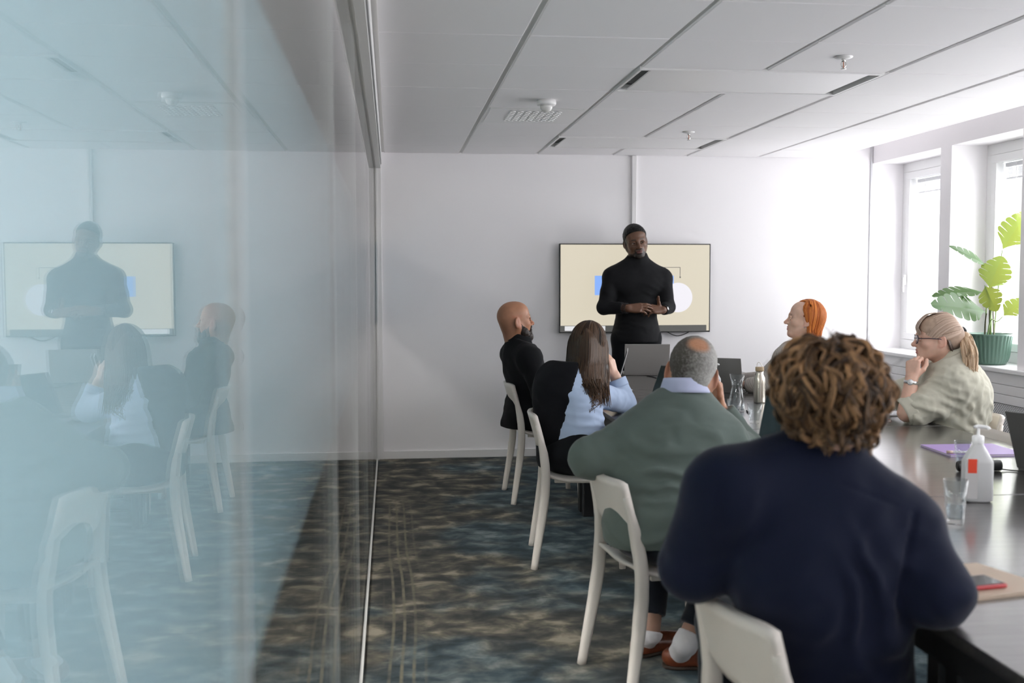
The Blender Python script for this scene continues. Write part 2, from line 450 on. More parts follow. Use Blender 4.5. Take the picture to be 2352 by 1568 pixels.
MB().box((x0 + .012, y0 + .005, ZC), (x0 + TILE - .012, y0 + TILE - .005, ZC + .02), .003).build('frame', METALW, u)
MB().box((x0 + .03, y0 + .022, ZC - .003), (x0 + TILE - .03, y0 + TILE - .022, ZC - .0003), .001).build('face_plate', METALW, u)
nz = MB(); nz.lathe([(.019, -.0016), (.0185, -.006), (.0135, -.006), (.012, -.0018)], (0, 0, 0), 12)
nz2 = MB().lathe([(.0128, -.0030), (.0128, -.0022)], (0, 0, 0), 12)
a = nz.build('nozzle', METALW, u, world=False, smooth=False); b = nz2.build('nozzle_opening', mat('nozzle_dark', (.12, .115, .11), .8), a, world=False)
for i in range(7):
    for j in range(7):
        if i == j == 0: o = a
        else:
            o = a.copy(); COL.objects.link(o); o.parent = u
            c = b.copy(); COL.objects.link(c); c.parent = o
        o.location = (x0 + .165 + i * .045 - u.location.x, y0 + .115 + j * .055 - u.location.y, -.002)
u = thing('motion_sensor', 'round white domed motion sensor on the ceiling above the air diffuser', 'sensor', (.85, 5.80, ZC))
MB().lathe([(.052, 0), (.054, -.02), (.050, -.028), (.03, -.030)], (.85, 5.80, ZC), 28).build('sensor_base', METALW, u, True)
MB().lathe([(.034, -.028), (.033, -.042), (.026, -.056), (.014, -.064), (.002, -.066)], (.85, 5.80, ZC), 28).build('sensor_dome', mat('sensor_dome', (.72, .71, .70), .25), u, True)
for (sx, sy, lab) in ((1.98, 4.53, 'small sprinkler head in front of the large perforated ceiling panel'), (1.977, 6.96, 'small sprinkler head farther back near the second ceiling panel')):
    u = thing('sprinkler', lab, 'sprinkler', (sx, sy, ZC), group='ceiling sprinklers')
    MB().lathe([(.040, 0), (.040, -.003), (.030, -.008), (.016, -.010)], (sx, sy, ZC), 24).build('escutcheon', METALW, u, True)
    f = MB()
    f.lathe([(.009, -.008), (.008, -.022)], (sx, sy, ZC), 12)
    for s in (-1, 1): f.tube(smooth_path([(sx + s * .007, sy, ZC - .02), (sx + s * .011, sy, ZC - .035), (sx, sy, ZC - .052)], 8), .0022, 6)
    f.lathe([(.013, -.052), (.013, -.054)], (sx, sy, ZC), 14)
    f.build('sprinkler_frame', mat('chrome', (.75, .74, .72), .2, .9), u, True)
    MB().tube([(sx, sy, ZC - .022), (sx, sy, ZC - .05)], .0024, 8).build('glass_bulb', mat('red_bulb', (.55, .20, .10), .1), u, True)

# ---- glass partition
GP = thing('wall_left', None, None, (GX, 4, 0)); GP['kind'] = 'structure'
ALU = mat('partition_white', (.78, .77, .765), .35)
h = MB()
h.box((GX - .058, YB, 2.30), (GX + .058, WALL_Y, ZC + .04), .003)
h.box((GX - .05, YB, 2.262), (GX - .012, WALL_Y - .07, 2.302), .002); h.box((GX + .012, YB, 2.262), (GX + .05, WALL_Y - .07, 2.302), .002)
h.box((GX - .05, YB, 2.275), (GX + .05, WALL_Y, 2.30))
h.build('header_rail', ALU, GP)
h = MB(); h.box((GX - .053, WALL_Y - .022, .0), (GX + .053, WALL_Y, 2.28), .003); h.box((GX - .024, WALL_Y - .04, 0), (GX - .008, WALL_Y - .02, 2.28), .002); h.box((GX + .008, WALL_Y - .04, 0), (GX + .024, WALL_Y - .02, 2.28), .002)
h.build('end_post', ALU, GP)
h = MB(); h.box((GX - .011, YB, 0), (GX - .005, WALL_Y - .04, .016), .001); h.box((GX + .005, YB, 0), (GX + .011, WALL_Y - .04, .016), .001)
h.box((GX - .011, YB, 0), (GX + .011, WALL_Y - .04, .008))
h.build('floor_track', mat('track_alu', (.82, .80, .77), .4), GP)
GLASS = glass_mat('partition_glass', (.95, .97, .965), 1.5)
SEAL = mat('clear_seal', (.80, .82, .82), .3)
joints = [YB, .86, 2.25, 3.65, 5.05, 6.45, WALL_Y - .03]
def film_mat():
    m = bpy.data.materials.new('frosted_film'); m.use_nodes = True; nt = m.node_tree; nt.nodes.remove(nt.nodes['Principled BSDF'])
    d = nt.nodes.new('ShaderNodeBsdfDiffuse'); d.inputs[0].default_value = (.65, .785, .84, 1)
    t = nt.nodes.new('ShaderNodeBsdfTranslucent'); t.inputs[0].default_value = (.65, .785, .84, 1)
    mx = nt.nodes.new('ShaderNodeMixShader'); mx.inputs[0].default_value = .35
    nt.links.new(d.outputs[0], mx.inputs[1]); nt.links.new(t.outputs[0], mx.inputs[2]); nt.links.new(mx.outputs[0], nt.nodes['Material Output'].inputs[0])
    return m
FILM = film_mat()
for k in range(len(joints) - 1):
    ya, yb = joints[k] + .003, joints[k + 1] - .003
    g = MB().box((-.005, ya - yb, .01), (.005, 0, 2.275)).build('glass_pane', GLASS, GP, world=False)
    g.location = (0, yb - 4, 0)
    fo = MB().box((-.0062, ya - yb + .002, 1.08), (-.0054, -.002, 1.695)).build('frosted_film', FILM, g, world=False)
    if k == 0: g.rotation_euler = (0, 0, R(.28))
    if k: MB().box((GX - .005, ya - .006, .012), (GX + .005, ya, 2.275)).build('pane_seal', SEAL, GP)
# the corridor behind the glass
wl = MB().box((-3.2, YB - .1, 0), (-3.0, WALL_Y + .1, 2.85)).build('wall_corridor', mat('corridor_wall', (.80, .77, .73), .8)); tag(wl, kind='structure')

for yy in (-1.2, .3, 1.8, 3.3):                 # unseen lamps added over the corridor for fill light from that side
    u = thing('corridor_fill_lamp', 'unseen square fill lamp added in the corridor behind the glass wall', 'ceiling lamp', (-1.6, yy, ZC), group='added corridor fill lamps')
    MB().box((-1.9, yy - .3, ZC + .015), (-1.3, yy + .3, ZC + .049), .004).build('fill_lamp_housing', METALW, u)
    MB().box((-1.87, yy - .27, ZC + .004), (-1.33, yy + .27, ZC + .015)).build('fill_lamp_diffuser', mat('fill_lamp_diffuser', (.8, .8, .8), .6, emis=((1, .95, .93), 56)), u)
# ================================================================ furniture
CHAIRM = mat('warm_white_plastic', (.76, .70, .64), .42)
def round_rect(w, h, r, n=4):
    p = []
    for cx, cy, a0 in ((w - r, h - r, 0), (-(w - r), h - r, 90), (-(w - r), -(h - r), 180), (w - r, -(h - r), 270)):
        for k in range(n): a = R(a0 + 90 * k / (n - 1)); p.append((cx + r * math.cos(a), cy + r * math.sin(a)))
    return np.array(p)
def sweep(P, W, H, r=.008):
    """rounded-rectangle bar along P; width W across y, depth H across the path"""
    P = np.asarray(P, float); m = len(P); T = np.gradient(P, axis=0); T /= np.linalg.norm(T, axis=1, keepdims=True)
    Y = np.array([0, 1., 0]); v = []; W = np.broadcast_to(W, (m,)); H = np.broadcast_to(H, (m,))
    for i in range(m):
        y = Y - T[i] * np.dot(Y, T[i]); y /= np.linalg.norm(y); x = np.cross(T[i], y)
        q = round_rect(W[i] / 2, H[i] / 2, min(r, W[i] * .45, H[i] * .45)); v.append(P[i] + q[:, :1] * y + q[:, 1:] * x)
    n = len(v[0]); v = np.concatenate(v)
    f = [[i * n + j, i * n + (j + 1) % n, (i + 1) * n + (j + 1) % n, (i + 1) * n + j] for i in range(m - 1) for j in range(n)]
    f += [list(range(n))[::-1], [(m - 1) * n + j for j in range(n)]]
    return v, f
def up_x(z): return np.interp(z, [0, .12, .25, .36, .44, .50, .56, .62, .68, .75], [-.222, -.203, -.182, -.168, -.164, -.166, -.173, -.186, -.202, -.222])
def make_chair(label):
    t = thing('dining_chair', label, 'chair', group='white moulded chairs around the table')
    for s in (-1, 1):
        zz = np.linspace(0, .70, 26); ys = s * np.interp(zz, [0, .44, .56, .74], [.235, .200, .170, .160])
        P = np.stack([up_x(zz), ys, zz], 1)
        v, f = sweep(P, np.interp(zz, [0, .3, .6, .7], [.030, .038, .040, .030]), np.interp(zz, [0, .3, .55, .7], [.034, .046, .044, .018]), .014)
        mesh_obj('rear_leg', v, f, CHAIRM, t, True, False)
        P = smooth_path([(.212, s * .222, 0), (.20, s * .212, .22), (.185, s * .198, .40), (.15, s * .19, .427)], 14)
        v, f = sweep(P, np.linspace(.029, .036, 14), np.linspace(.032, .036, 14), .012)
        mesh_obj('front_leg', v, f, CHAIRM, t, True, False)
    u = np.linspace(-1, 1, 19)[:, None]; k = np.linspace(0, 1, 9)[None, :]
    lo = .602 - .022 * (1 - u ** 2); hi = .750 - .006 * (1 - u ** 2) - .012 * np.abs(u) ** 8
    z = lo + (hi - lo) * k; wd = .166 + .006 * k
    P = np.stack([up_x(z) - .024 * (1 - u ** 2) - .006 + .0 * k, u * wd + 0 * k, z + 0 * u], 2)
    MB().grid(P[::-1], .024).build('backrest', CHAIRM, t, True, False)
    a = np.linspace(0, 1, 17)[:, None]; b = np.linspace(-1, 1, 17)[None, :]
    hw = .205 - .02 * (1 - a) - .012 * a ** 6
    X = -.175 + .405 * a - .03 * np.abs(b) ** 3 * a ** 2; Y = hw * b + 0 * a
    Z = .452 - .016 * (1 - b ** 2) * np.sin(math.pi * np.clip(a, 0, 1) * .8) - .022 * np.clip((a - .8) / .2, 0, 1) ** 2 - .02 * np.abs(b) ** 4 + (.004 + .030 * b ** 2) * np.clip((.30 - a) / .30, 0, 1) ** 1.5
    MB().grid(np.stack([X + 0 * b, Y, Z + 0 * Y], 2), .012).build('seat', CHAIRM, t, True, False)
    fr = MB()
    for s in (-1, 1): fr.box((-.12, s * .165 - .010, .414), (.165, s * .165 + .010, .434), .004)
    fr.box((.145, -.165, .414), (.165, .165, .434), .004)
    fr.build('seat_frame', CHAIRM, t, False, False)
    return t
chair0 = make_chair('white moulded chair under the bald man in black')
chair0.location = (.972, 6.80, 0); chair0.rotation_euler = (0, 0, R(1))
dup(chair0, (.930, 5.285, 0), R(-6), 'white moulded chair under the woman with long dark hair')
dup(chair0, (.945, 3.60, 0), R(9), 'white moulded chair under the man in the sage sweater')
dup(chair0, (.910, 2.135, 0), R(10), 'nearest white moulded chair, under the curly-haired person in navy')
dup(chair0, (2.735, 5.00, 0), R(188), 'white moulded chair under the woman with the ponytail')
dup(chair0, (2.425, 4.36, 0), R(178), 'empty white moulded chair pushed in at the window side of the table')
dup(chair0, (2.765, 6.33, 0), R(190), 'white moulded chair under the red-haired woman')

def wood_mat():
    m = bpy.data.materials.new('dark_stained_wood'); m.use_nodes = True; nt = m.node_tree; b = nt.nodes['Principled BSDF']
    tc = nt.nodes.new('ShaderNodeTexCoord'); mp = nt.nodes.new('ShaderNodeMapping'); mp.inputs['Scale'].default_value = (1.2, 16, 16)
    n = nt.nodes.new('ShaderNodeTexNoise'); n.inputs['Scale'].default_value = 5; n.inputs['Detail'].default_value = 6; n.inputs['Distortion'].default_value = .6
    nt.links.new(tc.outputs['Object'], mp.inputs[0]); nt.links.new(mp.outputs[0], n.inputs['Vector'])
    r = nt.nodes.new('ShaderNodeValToRGB'); e = r.color_ramp.elements
    e[0].position, e[0].color = .3, (.022, .020, .019, 1); e[1].position, e[1].color = .75, (.070, .065, .061, 1)
    nt.links.new(n.outputs['Fac'], r.inputs[0]); nt.links.new(r.outputs[0], b.inputs['Base Color'])
    b.inputs['Roughness'].default_value = .30; b.inputs['Coat Weight'].default_value = 1.0; b.inputs['Coat Roughness'].default_value = .16; b.inputs['Coat IOR'].default_value = 1.85
    bp = nt.nodes.new('ShaderNodeBump'); bp.inputs['Strength'].default_value = .12; bp.inputs['Distance'].default_value = .001
    nt.links.new(n.outputs['Fac'], bp.inputs['Height']); nt.links.new(bp.outputs[0], b.inputs['Normal'])
    return m
WOOD = wood_mat(); BLACKW = mat('black_painted_wood', (.012, .012, .013), .45)
TX0, TX1, TZ = 1.105, 2.605, .72
blocks = [(1.69, 3.206, 'dark wood table section nearest the camera, with a slatted black side'), (3.210, 4.744, 'dark wood table section holding the purple folder and the grey laptop'),
          (4.750, 6.264, 'dark wood table section in the middle with the carafe and bottles'), (6.270, 7.76, 'dark wood table section at the far end in front of the presenter')]
for n, (y0, y1, lab) in enumerate(blocks):
    t = thing('conference_table', lab, 'table', ((TX0 + TX1) / 2, (y0 + y1) / 2, 0), group='dark wood tables pushed together')
    MB().box((TX0, y0, TZ - .026), (TX1, y1, TZ), .003).build('tabletop', WOOD, t)
    ap = MB()
    ap.box((TX0 + .035, y0 + .045, TZ - .105), (TX0 + .06, y1 - .045, TZ - .026)); ap.box((TX1 - .06, y0 + .045, TZ - .105), (TX1 - .035, y1 - .045, TZ - .026))
    ap.box((TX0 + .06, y0 + .045, TZ - .105), (TX1 - .06, y0 + .065, TZ - .026)); ap.box((TX0 + .06, y1 - .065, TZ - .105), (TX1 - .06, y1 - .045, TZ - .026))
    ap.build('apron', BLACKW, t)
    for x in (TX0 + .025, TX1 - .085):
        for y in (y0 + .03, y1 - .09): MB().box((x, y, 0), (x + .06, y + .06, TZ - .026), .003).build('leg', BLACKW, t)
    if n == 0:
        for k in range(6):
            yy = 2.10 - .0735 * k
            MB().box((TX0 + .034, yy - .025, .02), (TX0 + .054, yy + .025, TZ - .10), .002).build('slat', BLACKW, t)
        MB().box((TX0 + .030, 1.70, .02), (TX0 + .058, 2.14, .07), .002).build('bottom_rail', BLACKW, t)

# ================================================================ screen on the back wall
TVB = mat('black_bezel', (.012, .012, .012), .3)
tv = thing('wall_screen', 'large flat screen on the back wall showing a cream slide', 'screen', (1.93, WALL_Y - .05, .984))
def quad_y(mb, x0, x1, z0, z1, y): return mb.add([(x0, y, z0), (x1, y, z0), (x1, y, z1), (x0, y, z1)], [[0, 1, 2, 3]])
tx0, tx1, tz0, tz1, ty = 1.320, 2.545, .985, 1.690, WALL_Y - .062
MB().box((tx0 + .05, ty + .012, tz0 + .04), (tx1 - .05, WALL_Y - .001, tz1 - .05)).build('wall_mount_housing', TVB, tv)
MB().box((tx0, ty, tz0), (tx1, ty + .028, tz1), .003).build('bezel', TVB, tv)
def screen_mat(name, c, e): return mat(name, (c[0] * .05, c[1] * .05, c[2] * .05), .35, emis=(c, e))
sc_ = MB().box((tx0 + .010, ty - .002, tz0 + .012), (tx1 - .010, ty + .002, tz1 - .008)).build('display', screen_mat('slide_cream', (.80, .73, .58), .72), tv)
def slide(name, a, b, c, e, d):   # flat piece of the slide given by two photo pixels
    p, q = ony(*a, ty), ony(*b, ty)
    MB().box((p[0], ty - .002 - d, q[2]), (q[0], ty - .0022, p[2])).build(name, screen_mat(name, c, e), sc_)
# sub-parts of the display: flat print
def disp(name, mb, c, e): mb.build(name, screen_mat('slide_' + name, c, e), sc_)
# (sub-parts live in the local frame of the display, whose origin is the screen's own)
def loc_tv(v): return v
for nm, a, b, c, e, d in (('blue_rectangle', (1366, 633), (1547, 677), (.25, .43, .90), .9, .0006), ('task_bar', (1286, 748), (1622, 760), (.10, .10, .095), .8, .0006), ('white_strip', (1297, 749), (1390, 759), (.80, .80, .82), .8, .0012)):
    p, q = ony(*a, ty), ony(*b, ty); L0 = np.array(tv.location)
    mb = MB().box(np.array((p[0], ty - .0022 - d, q[2])) - L0, np.array((q[0], ty - .002, p[2])) - L0)
    mb.build(nm, screen_mat('slide_' + nm, c, e), sc_, world=False)
p = ony(1557, 683, ty) - np.array(tv.location); rr = .118
cm = MB(); aa = np.linspace(0, 2 * math.pi, 49)[:-1]
cm.add([(p[0] + rr * math.cos(t), p[1] - .0035, p[2] + rr * math.sin(t)) for t in aa], [list(range(48))])
cm.build('pale_circle', screen_mat('slide_circle', (.80, .78, .83), .9), sc_, world=False)
pa, pb, pc = [ony(*q, ty) - np.array(tv.location) for q in ((1490, 614), (1562, 614), (1562, 637))]
ar = MB(); ar.box((pa[0], pa[1] - .0036, pa[2] - .002), (pb[0] + .002, pa[1] - .002, pa[2] + .002)); ar.box((pb[0] - .002, pa[1] - .0036, pc[2]), (pb[0] + .002, pa[1] - .002, pb[2]))
ar.add([(pc[0] - .008, pa[1] - .0037, pc[2] + .006), (pc[0] + .008, pa[1] - .0037, pc[2] + .006), (pc[0], pa[1] - .0037, pc[2] - .008)], [[0, 2, 1]])
ar.build('arrow_line', screen_mat('slide_arrow', (.10, .10, .10), .5), sc_, world=False)
ca, cb, cc_ = ony(1533, 762, WALL_Y - .03), ony(1556, 771, WALL_Y - .03), ony(1582, 762, WALL_Y - .03)
tag(MB().tube(smooth_path([ca + (0, 0, .03), ca, cb, cc_, cc_ + (0, 0, .03)], 20), .004, 6).build('screen_cable', TVB, None, True), 'thin black cable loop hanging below the wall screen', 'cable')

# ================================================================ laptops
ALUG = mat('space_grey_aluminium', (.30, .295, .285), .42, .55); ALUD = mat('dark_grey_aluminium', (.16, .158, .155), .42, .5); ALUS = mat('silver_aluminium', (.62, .61, .62), .4, .4)
KEYS = mat('keyboard_black', (.015, .015, .016), .5); SCRN = mat('dark_display_glass', (.010, .022, .024), .08)
def laptop(label, hinge, rz, tilt, w=.325, d=.225, lid=.222, m=ALUG, scr=SCRN):
    """hinge: centre of the hinge on the table; user sits towards local -Y; the lid leans back towards +Y by tilt from upright"""
    t = thing('laptop', label, 'laptop', (hinge[0], hinge[1], TZ + .001), rz, 'laptops on the table')
    MB().box((-w / 2, -d, 0), (w / 2, 0, .013), .004).build('base', m, t, False, False)
    kb = MB().box((-w / 2 + .022, -d * .52, .0128), (w / 2 - .022, -.022, .0142)).build('keyboard', KEYS, t, False, False)
    MB().box((-.055, -d + .012, .0126), (.055, -d * .58, .0136)).build('trackpad', m, t, False, False)
    Mx = m4(rotx(R(-tilt)), (0, .002, .010))
    lo = MB().xbox((w, .0055, lid), Mx @ m4(np.eye(3), (0, 0, lid / 2)), .0025).build('lid', m, t, False, False)
    MB().xbox((w - .012, .0012, lid - .016), Mx @ m4(np.eye(3), (0, -.0031, lid / 2 + .002))).build('display', scr, lo, False, False)
    return t
a, b = onz(1433, 862, TZ), onz(1537, 862, TZ)
laptop('grey laptop at the far end of the table, lid back in front of the presenter', (a + b) / 2, math.atan2(b[1] - a[1], b[0] - a[0]) + math.pi, 12, .322, m=mat('warm_grey_aluminium', (.36, .345, .33), .45, .35))
p = onz(1707, 904, TZ); d_ = np.array([-.86, .51, 0])
laptop('grey laptop in front of the red-haired woman, lid angled to the carafe', p + d_ * .16, math.atan2(.51, -.86), 20, .32, m=ALUG)
p = onz(2337, 1080, TZ); d_ = np.array([.50, -.866, 0])
laptop('dark grey laptop at the right edge of the photo beside the purple folder', p + d_ * .165, math.atan2(.866, -.50) , 24, .33, lid=.235, m=ALUD)
p = onz(1735, 1042, TZ); d_ = np.array([.42, -.907, 0])
laptop('dark laptop beside the curly head, its black display facing the sage sweater', p + d_ * .165, math.atan2(-.907, .42), 14, .33, lid=.235, m=ALUD)
p = onz(1487, 935, TZ); d_ = np.array([.45, -.893, 0])
laptop('open laptop with dark teal display seen left of the grey-haired head', p + d_ * .165, math.atan2(-.893, .45), 24, .33, lid=.235, m=ALUD)
laptop('silver laptop seen edge-on in front of the bald man', (1.50, 6.93), math.atan2(-.975, -.225) + 2 * math.pi, 16, .32, m=ALUS)

# ================================================================ things on the table
def clear_glass():
    m = mat('clear_glass', (1, 1, 1), .0, trans=1, ior=1.45); return m
CG = glass_mat('clear_glass', (.93, .945, .95), 1.55); WATER = glass_mat('water', (.90, .93, .95), 1.33)
def tumbler(px, h, r1, r0, label, fill=0.0, z=TZ, facet=True):
    p = onz(*px, z); t = thing('drinking_glass', label, 'glass', (p[0], p[1], z), group='drinking glasses on the table')
    n = 20; th = .0032
    prof = [(r0 * .9, .0), (r0, .004), (r0 + (r1 - r0) * .42, h * .40), (r0 + (r1 - r0) * .46 + .0016, h * .44), (r0 + (r1 - r0) * .5, h * .50), (r1, h), (r1 - th * .7, h), (r0 + (r1 - r0) * .5 - th, h * .5), (r0 - th, .016), (.002, .013)]
    MB().lathe(prof, (p[0], p[1], z + .0006), n).build('glass_wall', CG, t, True)
    if fill:
        ri = lambda q: r0 - th + (r1 - r0) * q * .97 - .0004
        MB().lathe([(ri(.13), .0165), (ri(fill), h * fill)], (p[0], p[1], z + .0006), n).build('water', WATER, t, True)
    return t
tumbler((2193, 1203), .128, .034, .024, 'tall drinking glass of water in front of the white pump bottle', .45)
tumbler((2211, 1078), .105, .032, .022, 'drinking glass half hidden behind the white pump bottle', .5)
tumbler((1733, 972), .098, .036, .025, 'empty drinking glass next to the curly head')
tumbler((1686, 962), .098, .036, .025, 'drinking glass in front of the carafe above the sage shoulder', .3)
p = onz(1692, 945, TZ); t = thing('carafe', 'clear glass water carafe with a narrow waist among the bottles', 'carafe', (p[0], p[1], TZ))
pr = [(.040, 0), (.043, .006), (.043, .05), (.030, .115), (.0265, .128), (.0275, .140), (.040, .197), (.0375, .197), (.025, .140), (.0240, .128), (.0275, .115), (.0395, .05), (.0390, .010), (.002, .008)]
MB().lathe(pr, (p[0], p[1], TZ + .0006), 28).build('glass_body', CG, t, True)
MB().lathe([(.0385, .0105), (.0390, .045)], (p[0], p[1], TZ + .0006), 28).build('water', WATER, t, True)
p = onz(1744, 925, TZ); t = thing('steel_bottle', 'brushed steel water bottle with a wooden lid and wire loop', 'bottle', (p[0], p[1], TZ))
STEEL = mat('brushed_steel', (.58, .54, .47), .3, .95, bump=(60, .08, .0006, (1, 1, .04)))
MB().lathe([(.028, 0), (.0315, .003), (.0325, .01), (.0325, .125), (.030, .142), (.0225, .158), (.0215, .163), (.0215, .182)], (p[0], p[1], TZ + .0006), 32).build('bottle_body', STEEL, t, True)
l = MB().lathe([(.0235, .180), (.0240, .183), (.0240, .200), (.0232, .202)], (p[0], p[1], TZ + .0006), 28).build('lid', mat('bamboo_lid', (.45, .33, .20), .5), t, True)
MB().tube(smooth_path([(p[0] - .016, p[1], TZ + .20), (p[0] - .014, p[1], TZ + .222), (p[0] - .003, p[1], TZ + .229), (p[0] + .010, p[1], TZ + .214), (p[0] + .0245, p[1] - .003, TZ + .188)], 16), .0016, 6).build('wire_loop', STEEL, t, True)
def pump_bottle(px, label, w, d, h, red):
    p = onz(*px, TZ); t = thing('pump_bottle', label, 'bottle', (p[0], p[1], TZ + .0006), 0, 'hand sanitiser pump bottles')
    BOT = mat('milky_plastic', (.82, .82, .83), .3, trans=.25); CAP = mat('white_cap', (.84, .84, .85), .3)
    n = 32; a = np.linspace(0, 2 * math.pi, n + 1)[:-1]; v = []; prof = [(0.90, 0), (1, .006), (1, h * .50), (.97, h * .53), (.62, h * .66), (.40, h * .72), (.36, h * .735), (.36, h * .76)]
    for s, z in prof:
        e = 5 if s > .9 else 2.6
        cx = np.sign(np.cos(a)) * np.abs(np.cos(a)) ** (2 / e); cy = np.sign(np.sin(a)) * np.abs(np.sin(a)) ** (2 / e)
        v += list(zip(cx * w / 2 * s, cy * (d / 2 * s if s > .5 else w / 2 * s), [z] * n))
    f = [[i * n + j, i * n + (j + 1) % n, (i + 1) * n + (j + 1) % n, (i + 1) * n + j] for i in range(len(prof) - 1) for j in range(n)] + [list(range(n))[::-1], [(len(prof) - 1) * n + j for j in range(n)]]
    mesh_obj('bottle_body', v, f, BOT, t, True, False)
    c = MB().lathe([(w * .20, h * .745), (w * .205, h * .75), (w * .205, h * .83), (w * .17, h * .845), (w * .055, h * .85), (w * .05, h * .94)], (0, 0, 0), 24).build('pump_collar', CAP, t, True, False)
    sp = MB().tube(smooth_path([(-w * .14, -.004, h * .955), (0, 0, h * .965), (w * .28, -.008, h * .955), (w * .34, -.010, h * .93)], 12), .0055, 8).build('pump_spout', CAP, t, True, False)
    if red:
        MB().box((-w * .50, -d / 2 - .0008, .012), (-w * .08, -d / 2 - .0002, h * .55)).build('label_strip', mat('grey_label', (.62, .60, .60), .5), t, False, False)
        MB().box((-w * .42, -d / 2 - .0016, h * .38), (-w * .12, -d / 2 - .0008, h * .56)).build('red_square', mat('red_print', (.80, .07, .03), .5), t, False, False)
    else:
        MB().box((-w * .40, -d / 2 - .0008, .02), (w * .40, -d / 2 - .0002, h * .50)).build('blue_label', mat('blue_label', (.13, .36, .72), .5), t, False, False)
        q = MB(); aa = np.linspace(0, 2 * math.pi, 25)[:-1]; q.add([(math.cos(x) * w * .36 - .006, -d / 2 - .0012, h * .28 + math.sin(x) * h * .19) for x in aa], [list(range(24))]); q.build('pale_oval', mat('pale_label', (.70, .74, .84), .5), t, False, False)
    t.rotation_euler = (0, 0, R(-14))
    return t
pump_bottle((2243, 1150), 'white pump bottle with a red square on its label', .088, .062, .245, True)
pump_bottle((1640, 910), 'clear pump bottle with a blue label behind the grey-haired man', .078, .05, .20, False)
def sheet(name, pxs, z, th, m, label, cat, group=None):
    P = [onz(*q, z) for q in pxs]; c = np.mean(P, 0)
    v = [(*q[:2], z) for q in P] + [(*q[:2], z + th) for q in P]; n = len(P)
    f = [list(range(n)), list(range(n, 2 * n))[::-1]] + [[i, i + n, (i + 1) % n + n, (i + 1) % n] for i in range(n)]
    return tag(mesh_obj(name, v, f, m), label, cat, group)
def slab(name, c, w, d, h, rz, z, m, bev=.002, parent=None):
    return MB().xbox((w, d, h), m4(rotz(rz), (c[0], c[1], z + h / 2)), bev).build(name, m, parent)
PAPER = mat('paper', (.80, .79, .80), .7); PAGES = mat('page_edges', (.74, .72, .68), .8)
def notebook(label, c, w, d, h, rz, cover, cat='notebook', nm='notebook'):
    t = thing(nm, label, cat, (c[0], c[1], TZ))
    slab('pages', c, w - .006, d - .006, h - .003, rz, TZ + .0016, PAGES, 0, t)
    slab('back_cover', c, w, d, .0015, rz, TZ + .0001, cover, 0, t); slab('front_cover', c, w, d, .0015, rz, TZ + h - .0014, cover, 0, t)
    return t
a, b, c_, d_ = onz(2133, 1025, TZ), onz(2163, 1049, TZ), onz(2205, 1024, TZ), onz(2230, 1050, TZ)
ang = math.atan2(c_[1] - a[1], c_[0] - a[0]); ctr = (a + b) / 2 + np.array([math.cos(ang), math.sin(ang), 0]) * .155
notebook('purple folder lying open-edged behind the white pump bottle', ctr, .31, float(np.linalg.norm(a - b)), .008, ang, mat('purple_card', (.40, .27, .60), .35), 'folder', 'folder')
p = onz(2185, 1040, TZ + .012); t = thing('white_marker', 'white marker pen lying on the purple folder', 'marker', (p[0], p[1], TZ + .0084))
MB().tube([(p[0] + .008, p[1] + .004, TZ + .0145), (p[0] + .10, p[1] - .02, TZ + .0145)], .006, 10).build('barrel', mat('white_plastic', (.80, .78, .76), .4), t, True)
MB().tube([(p[0] - .014, p[1] + .0095, TZ + .0145), (p[0] + .008, p[1] + .004, TZ + .0145)], .0062, 10).build('cap', mat('tan_plastic', (.55, .43, .34), .4), t, True)
tag(slab('paper_sheet', ctr + (.26, -.12, 0), .21, .28, .0012, ang - .1, TZ + .0002, PAPER, 0), 'white paper sheet between the purple folder and the dark grey laptop', 'paper')
p = onz(2250, 1081, TZ); q = onz(2296, 1081, TZ); r_ = onz(2203, 1083, TZ)
t = thing('cylinder_case', 'short black cylindrical case lying behind the white pump bottle', 'case', (p[0], p[1], TZ))
MB().tube([r_ + (0, 0, .0205), q + (0, 0, .0205)], .02, 18).build('case_body', mat('black_fabric', (.02, .022, .025), .6), t, True)
MB().tube([r_ + (-.004, 0, .0205), r_ + (.004, 0, .0205)], .0185, 18).build('end_cap', mat('glossy_black', (.02, .02, .02), .15), t, True)
MB().tube(smooth_path([q + (0, 0, .008), q + (.03, -.01, .004), q + (.09, -.05, .0035), q + (.2, -.13, .0035)], 16), .0028, 6).build('cable', TVB, t, True)
# notebook and phone at the right-hand corner
A, B, D_ = onz(2243, 1298, TZ), onz(2352, 1338, TZ), onz(2232, 1381, TZ)
ang = math.atan2(-(.06), .3); ang = math.atan2(B[1] - A[1], B[0] - A[0])
ux = np.array([math.cos(ang), math.sin(ang), 0]); uy = np.array([-ux[1], ux[0], 0])
ctr = A + ux * .10 - uy * .11
C_ = onz(2352, 1364, TZ); e_ = C_ - D_; ang2 = math.atan2(e_[1], e_[0])
nbc = onz(2262, 1338, TZ)
v = [onz(*q, TZ) for q in ((2243, 1299), (2420, 1362), (2440, 1352), (2232, 1381), (2150, 1304))]
tag(sheet('notebook', ((2150, 1306), (2243, 1299), (2425, 1358), (2232, 1381), (2140, 1388)), TZ + .0004, .008, mat('beige_cover', (.60, .47, .36), .6), 'beige notebook under the red phone near the curly person\'s elbow', 'notebook'), None)
zt = TZ + .0092; pc = onz(2262, 1337, zt); pa = onz(2232, 1358, zt); pb = onz(2318, 1350, zt); pang = math.atan2(pb[1] - pa[1], pb[0] - pa[0])
t = thing('phone', 'smartphone in a red case lying on the beige notebook', 'phone', (pc[0], pc[1], zt))
pu = np.array([math.cos(pang), math.sin(pang), 0]); pv = np.array([-pu[1], pu[0], 0]); pctr = pb - pu * .078 + pv * .040
slab('phone_case', pctr, .152, .078, .010, pang, zt, mat('red_case', (.52, .04, .05), .35), .004, t)
